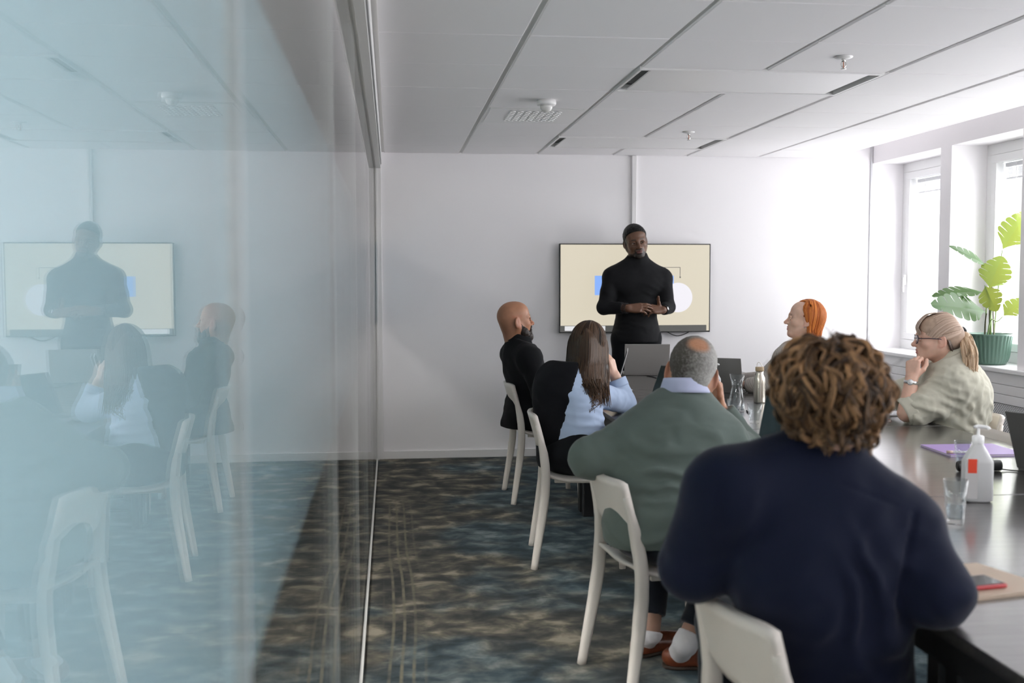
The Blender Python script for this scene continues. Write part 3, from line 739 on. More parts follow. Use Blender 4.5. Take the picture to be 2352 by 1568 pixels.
slab('phone_screen', pctr, .144, .070, .0012, pang, zt + .0094, mat('phone_glass', (.02, .02, .022), .06), .0004, t)
# notebooks and tablet by the ponytail woman's elbow
p = onz(2020, 966, TZ); notebook('small notebook with reddish edge near the ponytail woman', p + (-.03, .01, 0), .15, .10, .010, R(-6), mat('rust_cover', (.34, .15, .12), .6))
p = onz(2035, 952, TZ); t = thing('tablet', 'thin grey tablet under the ponytail woman\'s elbow', 'tablet', (p[0], p[1], TZ))
slab('tablet_back', p + (-.02, .02, 0), .24, .17, .006, R(-10), TZ + .0003, ALUS, .002, t); slab('tablet_screen', p + (-.02, .02, 0), .225, .155, .0008, R(-10), TZ + .0062, mat('tablet_glass', (.35, .36, .40), .08), 0, t)
# papers by the long-haired woman and the red-haired woman
p = onz(1440, 893, TZ); tag(slab('paper_pad', p + (-.10, -.02, 0), .21, .16, .004, R(12), TZ + .0003, PAPER, 0), 'white paper pad beside the long-haired woman\'s elbow', 'paper')
p = onz(1398, 893, TZ); t = thing('coffee_mug', 'white mug half hidden behind the long dark hair', 'mug', (p[0], p[1], TZ))
MB().lathe([(.032, 0), (.036, .004), (.038, .085), (.035, .085), (.033, .008), (.002, .007)], (p[0], p[1], TZ + .0005), 24).build('mug_body', mat('white_ceramic', (.76, .76, .74), .2), t, True)
MB().tube(smooth_path([(p[0] + .036, p[1], TZ + .07), (p[0] + .060, p[1], TZ + .062), (p[0] + .060, p[1], TZ + .03), (p[0] + .035, p[1], TZ + .02)], 12), .005, 8).build('mug_handle', mat('white_ceramic'), t, True)
p = onz(1722, 892, TZ); tag(slab('paper_stack', p + (.05, 0, 0), .16, .12, .012, R(18), TZ + .0003, PAPER, .001), 'stack of white papers between the carafe and the striped sleeve', 'paper')
for a, b, lab in (((1634, 917), (1664, 930), 'black pen on the table left of the carafe'), ((1715, 945), (1722, 951), 'short black pen right of the carafe')):
    a, b = onz(*a, TZ), onz(*b, TZ); t = thing('pen', lab, 'pen', (a[0], a[1], TZ), group='pens on the table')
    MB().tube([a + (0, 0, .005), a + (b - a) * .72 + (0, 0, .005)], .0045, 8).build('barrel', TVB, t, True); MB().tube([a + (b - a) * .72 + (0, 0, .005), b + (0, 0, .005)], [.0045, .0012], 8).build('tip', TVB, t, True)
a = onz(1500, 866, TZ); b = onz(1520, 872, TZ); tag(MB().tube(smooth_path([a + (-.02, .1, .004), a + (0, 0, .004), b + (0, 0, .004), b + (.12, -.16, .004)], 18), .0035, 6).build('power_cable', TVB, None, True), 'black power cable on the table beside the far laptop', 'cable')
# ================================================================ potted plant on the sill
pc = np.array([3.985, 6.70, SILL_Z])
pl = thing('potted_plant', 'split-leaf houseplant in a ribbed green pot on the window sill', 'plant', tuple(pc))
n = 192; a = np.arange(n) * 2 * math.pi / n; rib = 1 + .022 * np.cos(a * 32)
prof = [(.098, 0), (.104, .004), (.106, .012), (.112, .022), (.121, .05), (.128, .10), (.134, .15), (.143, .188), (.146, .195), (.146, .205), (.139, .205), (.134, .185), (.128, .18)]
v = []
for i, (r, z) in enumerate(prof):
    k = rib if 3 <= i <= 7 else np.ones(n)
    v += [(pc[0] + r * q * math.cos(t), pc[1] + r * q * math.sin(t), pc[2] + z + .0005) for t, q in zip(a, k)]
f = [[i * n + j, i * n + (j + 1) % n, (i + 1) * n + (j + 1) % n, (i + 1) * n + j] for i in range(len(prof) - 1) for j in range(n)] + [list(range(n))[::-1]]
mesh_obj('pot', v, f, mat('ribbed_green_pot', (.12, .21, .165), .35), pl, True)
MB().lathe([(.129, .170), (.10, .178), (.05, .182), (.001, .183)], tuple(pc), 32, True, False).build('soil', mat('soil', (.05, .035, .025), .95, bump=(60, .8, .01)), pl, True)
def leaf_mat(name, c, tc):
    m = bpy.data.materials.new(name); m.use_nodes = True; nt = m.node_tree; b = nt.nodes['Principled BSDF']
    b.inputs['Base Color'].default_value = (*c, 1); b.inputs['Roughness'].default_value = .32
    t = nt.nodes.new('ShaderNodeBsdfTranslucent'); t.inputs[0].default_value = (*tc, 1)
    mx = nt.nodes.new('ShaderNodeMixShader'); mx.inputs[0].default_value = .45
    nt.links.new(b.outputs[0], mx.inputs[1]); nt.links.new(t.outputs[0], mx.inputs[2]); nt.links.new(mx.outputs[0], nt.nodes['Material Output'].inputs[0])
    return m
LEAF1 = leaf_mat('leaf_green', (.10, .22, .07), (.07, .10, .014)); LEAF2 = leaf_mat('leaf_light_green', (.22, .34, .08), (.18, .19, .025)); STEM = mat('stem_green', (.20, .30, .09), .5); BARK = mat('stem_bark', (.10, .09, .06), .8)
def leaf(base, tip, w, nrm, sag, m, splits=5, cup=.15, seed=0):
    """pinnately split leaf: midrib base->tip, half width w, nrm = face direction"""
    rg = np.random.default_rng(seed); base, tip = np.array(base), np.array(tip); L = np.linalg.norm(tip - base); d = (tip - base) / L
    nr = np.array(nrm, float); nr -= d * nr.dot(d); nr /= np.linalg.norm(nr); sd = np.cross(d, nr)
    def pos(t, s):   # t along midrib 0..1, s signed width fraction -1..1
        prof = math.sin(math.pi * min(max(t, 0), 1) ** .62) ** .75 if 0 < t < 1 else 0
        hw = w * prof
        ts = t + .20 * abs(s) * (1 - t) * .9
        return base + d * L * ts + sd * hw * s + nr * (-sag * L * ts ** 2 + cup * abs(s) * hw - .35 * cup * hw * s * s)
    mb = MB()
    for s in (-1, 1):
        tt = np.linspace(.02, .97, 25)
        P = np.array([[pos(t, s * q) for q in (0, .16, .33)] for t in tt]); mb.grid(P if s > 0 else P[::-1])
        cuts = np.linspace(.05, .97, splits + 1) + np.concatenate([[0], rg.uniform(-.02, .02, splits - 1), [0]])
        for k in range(splits):
            t0, t1 = cuts[k], cuts[k + 1] - .0
            P = []
            for q in np.linspace(0, 1, 5):
                tt2 = np.linspace(t0, t1, 5); row = []
                g = .010 + .032 * q
                for t in tt2:
                    tq = t0 + (t - t0) * (1 - g / (t1 - t0) * (.2 + q) * .5) if k < splits - 1 else t
                    e = .33 + .67 * q * (1 - .12 * (2 * (t - t0) / (t1 - t0) - 1) ** 2)
                    row.append(pos(tq, s * e))
                P.append(row)
            P = np.array(P).transpose(1, 0, 2); mb.grid(P if s > 0 else P[::-1])
    o = mb.build('leaf', m, pl, True)
    return o
def lp(px, py, y): return ony(px, py, y)
def stem(pts, r, m): MB().tube(smooth_path(pts, 14), np.linspace(r, r * .6, 14), 7).build('stem', m, pl, True)
r0 = [lp(2262, 765, 6.72), lp(2275, 766, 6.70), lp(2283, 766, 6.68), lp(2268, 766, 6.66)]
for k in r0: k[2] = min(k[2], SILL_Z + .18)
LV = [  # base px, tip px, y of base / tip, half width, facing, sag, material, splits
    ((2266, 716), (2146, 690), 6.66, 6.52, .125, (-.25, -.72, .62), .10, LEAF1, 6),
    ((2262, 671), (2143, 664), 6.76, 6.70, .095, (-.12, -.36, .92), .14, LEAF1, 6),
    ((2268, 612), (2186, 557), 6.74, 6.70, .062, (.10, -.62, .75), .10, LEAF1, 5),
    ((2272, 664), (2302, 584), 6.64, 6.72, .105, (-.5, -.8, .2), .05, LEAF2, 5),
    ((2281, 660), (2303, 618), 6.80, 6.88, .060, (-.4, -.8, .1), .05, LEAF2, 4),
    ((2262, 655), (2290, 716), 6.62, 6.56, .075, (-.6, -.75, .3), .08, LEAF2, 4),
    ((2302, 574), (2362, 480), 6.78, 6.76, .105, (-.4, -.8, .4), .05, LEAF2, 6),
    ((2304, 726), (2352, 684), 6.60, 6.58, .065, (-.2, -.75, .6), .05, LEAF2, 4),
]
for k, (b_, t_, yb, yt, w_, nr, sg, m_, sp_) in enumerate(LV): leaf(lp(*b_, yb), lp(*t_, yt), w_, nr, sg, m_, sp_, seed=k)
stem([r0[0], lp(2263, 740, 6.70), lp(2266, 720, 6.66)], .006, BARK); stem([r0[0], lp(2266, 700, 6.74), lp(2272, 675, 6.75), lp(2262, 671, 6.76)], .0045, STEM)
stem([r0[1], lp(2273, 720, 6.72), lp(2276, 690, 6.74), lp(2277, 650, 6.74), lp(2268, 612, 6.74)], .007, BARK); stem([r0[1], lp(2276, 700, 6.66), lp(2272, 664, 6.64)], .006, STEM)
stem([r0[2], lp(2281, 710, 6.74), lp(2281, 660, 6.80)], .005, BARK); stem([r0[2], lp(2290, 690, 6.82), lp(2296, 630, 6.82), lp(2302, 574, 6.78)], .005, STEM)
stem([r0[3], lp(2276, 735, 6.62), lp(2290, 738, 6.62), lp(2304, 726, 6.60)], .0045, STEM); stem([r0[3], lp(2277, 710, 6.62), lp(2275, 690, 6.60), lp(2262, 655, 6.62)], .005, STEM)
# ================================================================ modelling kit for people: blended solids turned into one skin
def unit(v): v = np.asarray(v, float); return v / (np.linalg.norm(v) + 1e-12)
_HT = np.random.default_rng(3).random(65536).astype(np.float32)
def vnoise(p):
    p = np.asarray(p, float); i = np.floor(p).astype(np.int64); f = p - i; f = f * f * (3 - 2 * f); r = 0
    for dx in (0, 1):
        for dy in (0, 1):
            for dz in (0, 1):
                hsh = ((i[:, 0] + dx) * 73856093 ^ (i[:, 1] + dy) * 19349663 ^ (i[:, 2] + dz) * 83492791) & 65535
                w = (f[:, 0] if dx else 1 - f[:, 0]) * (f[:, 1] if dy else 1 - f[:, 1]) * (f[:, 2] if dz else 1 - f[:, 2])
                r = r + w * _HT[hsh]
    return r
def fbm(p, n=3):
    r = 0; a = .5
    for k in range(n): r = r + a * vnoise(np.asarray(p) * 2 ** k + 17.3 * k); a *= .5
    return r / (1 - .5 ** n)

class Blob:
    """smooth union of rounded cones and ellipsoids, with cuts"""
    def __init__(s): s.ops = []
    def cone(s, a, b, ra, rb, k=.025, sub=False):
        a, b = np.asarray(a, float), np.asarray(b, float); R_ = max(ra, rb); ba = b - a; L2 = max(ba.dot(ba), 1e-12)
        def fn(X, Y, Z):
            px, py, pz = X - a[0], Y - a[1], Z - a[2]
            t = np.clip((px * ba[0] + py * ba[1] + pz * ba[2]) / L2, 0, 1)
            return np.sqrt((px - t * ba[0]) ** 2 + (py - t * ba[1]) ** 2 + (pz - t * ba[2]) ** 2) - (ra + (rb - ra) * t)
        s.ops.append((np.minimum(a, b) - R_, np.maximum(a, b) + R_, fn, k, sub)); return s
    def chain(s, pts, rad, k=.02):
        for i in range(len(pts) - 1): s.cone(pts[i], pts[i + 1], rad[i], rad[i + 1], k)
        return s
    def ell(s, c, r, M=None, k=.03, sub=False):
        c, r = np.asarray(c, float), np.asarray(r, float); M = np.eye(3) if M is None else np.asarray(M); R_ = r.max()
        def fn(X, Y, Z):
            px, py, pz = X - c[0], Y - c[1], Z - c[2]
            q = [(px * M[0, i] + py * M[1, i] + pz * M[2, i]) / r[i] for i in range(3)]
            k0 = np.sqrt(q[0] ** 2 + q[1] ** 2 + q[2] ** 2); k1 = np.sqrt((q[0] / r[0]) ** 2 + (q[1] / r[1]) ** 2 + (q[2] / r[2]) ** 2) + 1e-9
            return k0 * (k0 - 1) / k1
        s.ops.append((c - R_, c + R_, fn, k, sub)); return s
    def cut(s, p, n, lim=None):
        """remove what lies beyond the plane p,n (only within lim of p)"""
        p, n = np.asarray(p, float), unit(n)
        def fn(X, Y, Z): return (X - p[0]) * n[0] + (Y - p[1]) * n[1] + (Z - p[2]) * n[2]
        s.ops.append((None if lim is None else p - lim, None if lim is None else p + lim, fn, 0, 'cut')); return s
    def mesh(s, h):
        lo = np.min([o[0] for o in s.ops if o[4] is False], 0) - 4 * h; hi = np.max([o[1] for o in s.ops if o[4] is False], 0) + 4 * h
        n = np.ceil((hi - lo) / h).astype(int) + 1; ax = [lo[i] + h * np.arange(n[i]) for i in range(3)]
        d = np.full(n, .3, np.float32)
        for (a, b, fn, k, mode) in s.ops:
            sl = []
            for i in range(3):
                if a is None: sl.append(slice(0, n[i])); continue
                pad = 0 if mode == 'cut' else k + 3 * h + .012
                sl.append(slice(max(0, int((a[i] - pad - lo[i]) / h)), max(0, min(n[i], int((b[i] + pad - lo[i]) / h) + 2))))
            sl = tuple(sl)
            if any(q.stop <= q.start for q in sl): continue
            X = ax[0][sl[0]][:, None, None]; Y = ax[1][sl[1]][None, :, None]; Z = ax[2][sl[2]][None, None, :]
            e = fn(X, Y, Z).astype(np.float32) + 0 * d[sl]; c = d[sl]
            if mode == 'cut': d[sl] = np.maximum(c, e); continue
            if mode: c, e = c, -e; hh = np.clip(.5 - .5 * (c - e) / k, 0, 1) ; d[sl] = c * (1 - hh) + e * hh + k * hh * (1 - hh); continue
            hh = np.clip(.5 + .5 * (c - e) / k, 0, 1); d[sl] = c * (1 - hh) + e * hh - k * hh * (1 - hh)
        return nets(d, lo, h)
def nets(d, lo, h):
    S = d < 0; n = np.array(d.shape)
    corner = [(i, j, k) for i in (0, 1) for j in (0, 1) for k in (0, 1)]
    sh = lambda A, c: A[c[0]:n[0] - 1 + c[0], c[1]:n[1] - 1 + c[1], c[2]:n[2] - 1 + c[2]]
    cnt = sum(sh(S, c).astype(np.int8) for c in corner); act = (cnt > 0) & (cnt < 8)
    idx = np.full(act.shape, -1, np.int64); I = np.argwhere(act); idx[act] = np.arange(len(I))
    acc = np.zeros((len(I), 3)); w = np.zeros(len(I))
    vals = {c: d[I[:, 0] + c[0], I[:, 1] + c[1], I[:, 2] + c[2]].astype(float) for c in corner}
    for a in corner:
        for ax in range(3):
            if a[ax]: continue
            b = list(a); b[ax] = 1; b = tuple(b); va, vb = vals[a], vals[b]; m = (va < 0) != (vb < 0)
            t = np.where(m, va / np.where(m, va - vb, 1), 0)
            for q in range(3): acc[:, q] += np.where(m, a[q] + (t if q == ax else 0), 0)
            w += m
    V = lo + h * (I + acc / w[:, None])
    F = []
    for ax in range(3):
        u, v = (ax + 1) % 3, (ax + 2) % 3
        s0 = [slice(1, n[i] - 1) for i in range(3)]; s1 = list(s0); s0[ax] = slice(0, n[ax] - 1); s1[ax] = slice(1, n[ax])
        A, B = S[tuple(s0)], S[tuple(s1)]; E = np.argwhere(A != B); inside = A[tuple(E.T)]
        base = E.copy()
        for i in range(3):
            if i != ax: base[:, i] += 1
        q = []
        for (du, dv) in ((0, 0), (1, 0), (1, 1), (0, 1)):
            c = base.copy(); c[:, u] -= du; c[:, v] -= dv; q.append(idx[c[:, 0], c[:, 1], c[:, 2]])
        Q = np.stack(q, 1); Q[~inside] = Q[~inside][:, ::-1]; F.append(Q)
    F = np.concatenate(F); F = F[(F >= 0).all(1)]
    return V, F
def vnormals(V, F):
    fn = np.cross(V[F[:, 2]] - V[F[:, 0]], V[F[:, 3]] - V[F[:, 1]]); N = np.zeros_like(V)
    for k in range(4):
        for c in range(3): N[:, c] += np.bincount(F[:, k], fn[:, c], len(V))
    return N / (np.linalg.norm(N, axis=1, keepdims=True) + 1e-12)
def cloth(V, F, amp=.004, scale=9, folds=(), seed=0, stretch=(1, 1, 1)):
    """soft creases over the whole garment + fold bundles (centre, direction across the folds, wavelength, depth, reach)"""
    N = vnormals(V, F); p = V * np.array(stretch) * scale + seed * 11.7
    wv = p + .9 * np.stack([fbm(p * .7 + 5, 2), fbm(p * .7 + 9, 2), fbm(p * .7 + 13, 2)], 1)
    d = amp * (1 - 2 * np.abs(2 * fbm(wv, 3) - 1) - .25)
    for c, ax, lam, dep, R_ in folds:
        q = V - np.asarray(c); u = q @ unit(ax) / (lam * 1.25) + 2.6 * fbm(V * 5 + seed, 3)
        s = np.sin(2 * np.pi * u); s = np.where(s > 0, s, .45 * s); d = d + .62 * dep * s * np.clip(2.2 * fbm(V * 8 + 31 + seed, 2) - .45, 0, 1.3) * np.exp(-(q ** 2).sum(1) / R_ ** 2)
    return V + N * d[:, None]
def join(*parts):
    V = []; F = []; n = 0
    for v, f in parts: V.append(v); F.append(f + n); n += len(v)
    return np.concatenate(V), np.concatenate(F)
def tubes(P, rad, sides=5, flat=1.0, ref=None):
    """many strands at once: P (L,m,3), rad (L,m)"""
    P = np.asarray(P, float); L, m = P.shape[:2]
    T = np.gradient(P, axis=1); T /= np.linalg.norm(T, axis=2, keepdims=True) + 1e-12
    rf = np.array([.31, .52, .80]) if ref is None else np.asarray(ref)
    U = np.cross(T, np.broadcast_to(rf, T.shape)); U /= np.linalg.norm(U, axis=2, keepdims=True) + 1e-9; W = np.cross(T, U)
    a = np.arange(sides) * 2 * np.pi / sides
    V = P[:, :, None] + rad[:, :, None, None] * (np.cos(a)[None, None, :, None] * U[:, :, None] + flat * np.sin(a)[None, None, :, None] * W[:, :, None])
    idx = np.arange(L * m * sides).reshape(L, m, sides); nx = np.roll(idx, -1, 2)
    F = np.stack([idx[:, :-1], nx[:, :-1], nx[:, 1:], idx[:, 1:]], -1).reshape(-1, 4)
    return V.reshape(-1, 3), F
def resample(polys, m): return np.array([smooth_path(p, m) for p in polys])
def axes_from(fwd, upv):
    """columns: right, forward, up"""
    f = unit(fwd); u = np.asarray(upv, float); u = unit(u - f * u.dot(f)); return np.stack([np.cross(f, u), f, u], 1)

# ---------------------------------------------------------------- heads
def head_blob(c, A, s, o):
    """c: centre at ear height, A: axes (right, forward, up), s: scale, o: options"""
    B = Blob(); g = lambda x, y, z: np.asarray(c) + s * (A @ np.array([x, y, z])); jw = o.get('jaw', 1.0); fem = o.get('fem', 0)
    B.ell(g(0, -.014, .036), np.array([.0755, .0965, .088]) * s, A)
    B.ell(g(0, .030, .052), np.array([.063, .058, .056]) * s, A, .03 * s)
    B.ell(g(0, .030, -.022), np.array([.059 * jw, .058, .074]) * s, A, .03 * s)
    for q in (-1, 1):
        B.cone(g(q * .054 * jw, -.002, -.040), g(q * .020, .066, -.088), .023 * s, .017 * s, .028 * s)
        B.ell(g(q * .040, .056, -.020), np.array([.022, .022, .021]) * s, A, .025 * s)
        B.cone(g(q * .008, .085, .022), g(q * .046, .066, .022), .0115 * s, .0085 * s, .018 * s)
    B.ell(g(0, .071, -.096), np.array([.024, .018, .016]) * s, A, .022 * s)
    B.ell(g(0, .072, -.050), np.array([.030, .022, .032]) * s, A, .02 * s)
    for q in (-1, 1): B.ell(g(q * .031, .096, .003), np.array([.017, .016, .0125]) * s, A, .012 * s, True)
    nb = o.get('nose', 1.0)
    B.cone(g(0, .083, .016), g(0, .100 + .010 * nb, -.026), .0075 * s, .0105 * s * nb ** .5, .012 * s)
    B.ell(g(0, .100 + .011 * nb, -.028), np.array([.0105 * nb, .0105, .0095]) * s, A, .008 * s)
    for q in (-1, 1): B.ell(g(q * .0115 * nb, .096, -.032), np.array([.0085 * nb, .0105, .0075]) * s, A, .006 * s)
    lp_ = o.get('lips', 1.0)
    B.ell(g(0, .0905, -.0545), np.array([.0225, .0085, .0055 * lp_]) * s, A, .006 * s)
    B.ell(g(0, .0895, -.0660), np.array([.0195, .0090, .0065 * lp_]) * s, A, .006 * s)
    B.ell(g(0, .0985, -.0600), np.array([.022, .006, .0016]) * s, A, .003 * s, True)
    for q in (-1, 1):       # lids round the eyeball
        for zz, rr in ((.0075, .0042), (-.0085, .0036)):
            pts = [g(q * .031 + dx, .0795 + .0085 * math.cos(dx / .02 * 1.2), .003 + zz * math.cos(dx / .02 * 1.25)) for dx in (-.016, -.008, 0, .008, .016)]
            B.chain(pts, [rr * s] * 5, .004 * s)
        e = o.get('ear', 1.0); EA = A @ rotz(q * .42) @ rotx(-.18)
        B.ell(g(q * .0800, -.014, -.004), np.array([.0065, .0190 * e, .031 * e]) * s, EA, .008 * s)
        B.ell(g(q * .0870, -.008, .002), np.array([.006, .010, .017]) * s, EA, .005 * s, True)
        B.ell(g(q * .0755, -.006, -.028), np.array([.0065, .009, .010]) * s, EA, .006 * s)
    return B, g
def local(V, c, A, s): return (V - np.asarray(c)) @ A / s
def band(x, a, b, e): return np.clip((x - a) / e, 0, 1) * np.clip((b - x) / e, 0, 1)
def paint_face(V, c, A, s, skin, o):
    L = local(V, c, A, s); x, y, z = L.T; ax = np.abs(x); C = np.tile(np.array(skin, float), (len(V), 1))
    nz = fbm(V * 60, 3)[:, None]; C *= (.90 + .2 * nz)
    red = np.clip(1 - ((ax - .042) ** 2 / .022 ** 2 + (y - .06) ** 2 / .03 ** 2 + (z + .02) ** 2 / .022 ** 2), 0, 1) * .35 + np.clip(1 - (L[:, 1] - .108) ** 2 / .012 ** 2 - z * 0, 0, 1) * (z < -.01) * (z > -.045) * .3 + (ax > .073) * (np.abs(z) < .04) * .35
    C *= 1 - red[:, None] * np.array([-.10, .22, .22]) * o.get('blush', 1)
    lipm = band(ax, -1, .0225, .004) * band(z, -.0735, -.049, .003) * (y > .083)
    C = C * (1 - lipm[:, None]) + lipm[:, None] * np.array(o.get('lipc', np.array(skin) * [.85, .5, .5]))
    bw = band(z - .006 * np.cos((ax - .03) / .02), .0185 - .002, .0265, .003) * band(ax, .012, .047, .006) * (y > .055)
    C = C * (1 - bw[:, None] * o.get('brow', .8)) + bw[:, None] * o.get('brow', .8) * np.array(o.get('hairc', (.02, .015, .012)))
    la = band(ax, .015, .048, .004) * band(z, .0070, .0120, .002) * (y > .068); C *= 1 - .75 * la[:, None]
    if o.get('beard'):
        # jaw line beard with moustache
        side = band(z, -.2, -.030 + .0 * z, .014) * np.clip((y + .004) / .016, 0, 1)
        cheek = np.clip((.030 - .65 * (ax - .03) - (z + .085)) / .012, 0, 1)
        burn = band(ax, .058, .09, .006) * band(y, -.004, .034, .008) * band(z, -.06, .045, .01)
        mous = band(ax, -1, .030, .006) * band(z, -.0495, -.0375, .004) * (y > .07)
        chin = np.clip((-.068 - z) / .008, 0, 1) * (y > .0)
        gob = band(ax, .021, .036, .006) * band(z, -.085, -.040, .006) * (y > .06)
        m = np.clip(np.maximum.reduce([side * cheek, mous, chin, gob, burn * .8]) * (1 - lipm), 0, 1) * np.clip(.8 + .4 * fbm(V * 420, 2), 0, 1) * o['beard']
        C = C * (1 - m[:, None]) + m[:, None] * np.array(o.get('beardc', (.012, .010, .009)))
    if o.get('scalp') is not None: C = o['scalp'](L, C, V)
    return np.clip(C, .002, 1)
SKINM = mat('skin', (.6, .4, .3), .48, attr=True, sss=.06, bump=(900, .12, .0006))
EYEM = mat('eye_surface', (.8, .8, .8), .08, attr=True)
def add_eyes(parent, g, A, s, iris, look=(0, 1, 0)):
    lk = unit(A @ np.array(look, float))
    for q in (-1, 1):
        c = g(q * .031, .0748, .003); n = 20; v = []
        th = np.linspace(0, math.pi, 13); ph = np.arange(n) * 2 * math.pi / n
        D = np.array([(math.sin(t) * math.cos(p_), math.sin(t) * math.sin(p_), math.cos(t)) for t in th for p_ in ph])
        F = np.array([[i * n + j, i * n + (j + 1) % n, (i + 1) * n + (j + 1) % n, (i + 1) * n + j] for i in range(12) for j in range(n)])
        Mx = axes_from(unit(np.cross(lk, [0, 0, 1.])), lk); Wd = D @ Mx.T
        ang = D[:, 2]; col = np.where((ang > .962)[:, None], np.array((.005, .005, .005)), np.where((ang > .86)[:, None], np.array(iris), np.array((.62, .60, .58))))
        mesh_obj('eye', c + Wd * .0122 * s, F[:, ::-1], EYEM, parent, True, True, col)

# ---------------------------------------------------------------- hands
def hand_blob(B, W, fw_, dz, side, curls, thumb, s=1.0, spread=.0, tr=1.0):
    """W wrist, fw_ towards the fingers, dz back of the hand, side +1 right / -1 left; curls = 4 x 3 joint angles (deg); thumb = 3 directions in the hand frame"""
    A = axes_from(fw_, dz); g = lambda p: np.asarray(W) + s * (A @ np.array(p, float))
    kx = np.array([-.029, -.0095, .0095, .026]) * side; ky = [.086, .090, .086, .078]
    ln = [(.042, .026, .021), (.046, .029, .022), (.042, .027, .021), (.033, .020, .018)]; rd = [(.0092, .0086, .0078, .0066), (.0094, .0088, .0080, .0068), (.0090, .0084, .0076, .0064), (.0080, .0074, .0066, .0056)]
    for i in range(4):
        B.cone(g((kx[i] * .55, .008, 0)), g((kx[i], ky[i], 0)), .0150 * s, .0112 * s, .010 * s)
        p = np.array([kx[i], ky[i], .001]); ang = 0; sp = spread * (i - 1.5) * side
        for j in range(3):
            ang += R(curls[i][j]); q = p + ln[i][j] * np.array([math.sin(sp), math.cos(ang) * math.cos(sp), -math.sin(ang)])
            B.cone(g(p), g(q), rd[i][j] * s, rd[i][j + 1] * s, .0035 * s); p = q
    B.ell(g((0, .048, -.006)), np.array([.034, .044, .012]) * s, A, .012 * s)
    p = np.array([-.020 * side, .016, -.008]); tl = (.044, .034, .027); tr_ = (.0165, .0118, .0104, .0080)
    for j in range(3):
        d = unit(np.array(thumb[j], float) * [side, 1, 1]); q = p + tl[j] * d
        B.cone(g(p), g(q), tr_[j] * s, tr_[j + 1] * s, .007 * s); p = q
    return g

# ---------------------------------------------------------------- clothes and bodies
def torso(B, J, r=0.0, b=1.0, fem=0, belly=0.0, sh=.068, nk=True, low=True):
    """J: pel, chest, neck, sL, sR, tf (torso forward), pf (pelvis forward)"""
    upv = unit(J['neck'] - J['pel']); A = axes_from(J['tf'] - upv * np.dot(J['tf'], upv), upv); P = axes_from(J['pf'], (0, 0, 1))
    if low: B.ell(J['pel'], np.array([.172 + .006 * fem, .125, .115]) * b + r, P, .05)
    mid = (J['pel'] + J['chest']) / 2
    B.ell(mid + A[:, 1] * (.012 + belly * .5), np.array([.150 - .012 * fem, .108 + belly, .16]) * b + r, A, .06)
    B.ell(J['chest'], np.array([.163 - .008 * fem, .112, .165]) * b + r, A, .05)
    for k in ('sL', 'sR'):
        B.cone(J['chest'] * .35 + J['neck'] * .65, J[k], .072 * b + r, sh * b + r, .045)
        B.cone(J['neck'] + A[:, 2] * .02, J[k] + A[:, 2] * .012, .050 + r, .045 * b + r, .04)
    return A
def person_root(label, x, y): return thing('person', label, 'person', (x, y, 0), group='people in the meeting')
def col_const(V, c, var=.06, f=25): return np.clip(np.array(c)[None] * (1 - var + 2 * var * fbm(V * f, 2)[:, None]), 0, 1)
def hard_hidden(J, b=1.0, hd=.012):
    """the body inside the clothes"""
    B = Blob(); torso(B, J, -hd, b)
    for q in 'LR':
        B.cone(J['s' + q], J['e' + q], .050 * b, .040 * b, .03).cone(J['e' + q], J['w' + q], .040 * b, .027, .02)
        B.cone(J['h' + q], J['k' + q], .075 * b, .052, .04).cone(J['k' + q], J['a' + q], .050, .034, .03)
    return B
def shoe(name, parent, heel, toe, m, sole_m, w=.046, z0=0.0, hgt=.075):
    heel, toe = np.array([heel[0], heel[1], z0]), np.array([toe[0], toe[1], z0]); d = unit(toe - heel); L = np.linalg.norm(toe - heel); n = np.array([0, 0, 1.]); A = axes_from(d, n)
    g = lambda y, z: heel + d * y * L + n * z
    B = Blob(); B.ell(g(.14, .040), (w * .78, .052, .042), A, .02); B.ell(g(.40, .038), (w * .85, .085, .040), A, .03); B.ell(g(.72, .030), (w * 1.02, .080, .032), A, .03); B.ell(g(.90, .026), (w * .80, .048, .025), A, .02)
    B.cone(g(.16, .05), g(.18, hgt + .012), w * .72, w * .66, .02); B.cut(g(.16, hgt), A @ np.array([0, -.25, 1])); B.cut(g(.5, .010), (0, 0, -1))
    V, F = B.mesh(.0055); o = mesh_obj(name, V, F, m, parent, True)
    S = Blob(); S.ell(g(.14, .009), (w * .80, .052, .014), A, .01); S.ell(g(.45, .009), (w * .80, .10, .012), A, .03); S.ell(g(.74, .009), (w * 1.06, .090, .012), A, .03); S.cut(g(.5, .0012), (0, 0, -1)); S.cut(g(.5, .0135), (0, 0, 1))
    V, F = S.mesh(.0055); V = V - np.array(parent.location); mesh_obj('sole', V, F, sole_m, o, False, False)
    la = MB()
    for k in range(4):
        c = g(.36 + .075 * k, .078 - .011 * k); la.tube(smooth_path([c - A[:, 0] * .018 - n * .006, c + n * .002, c + A[:, 0] * .018 - n * .006], 6), .0022, 5)
    v = np.concatenate(la.v) - np.array(parent.location); mesh_obj('laces', v, la.f, mat('dark_laces', (.02, .013, .01), .7), o, True, False)
    return o
def ring_collar(c, A, rx, ry, h, flare, th, gap=0, n=40, tilt=0.0):
    """upright band round the neck; gap = opening (deg) at the front"""
    a = np.linspace(R(90 + gap / 2), R(450 - gap / 2), n); k = np.linspace(0, 1, 6)
    P = np.array([[np.asarray(c) + A @ np.array([math.cos(t) * (rx + flare * (1 - q)), math.sin(t) * (ry + flare * (1 - q)), h * q + tilt * math.sin(t)]) for q in k] for t in a])
    return MB().grid(P[::-1], th)
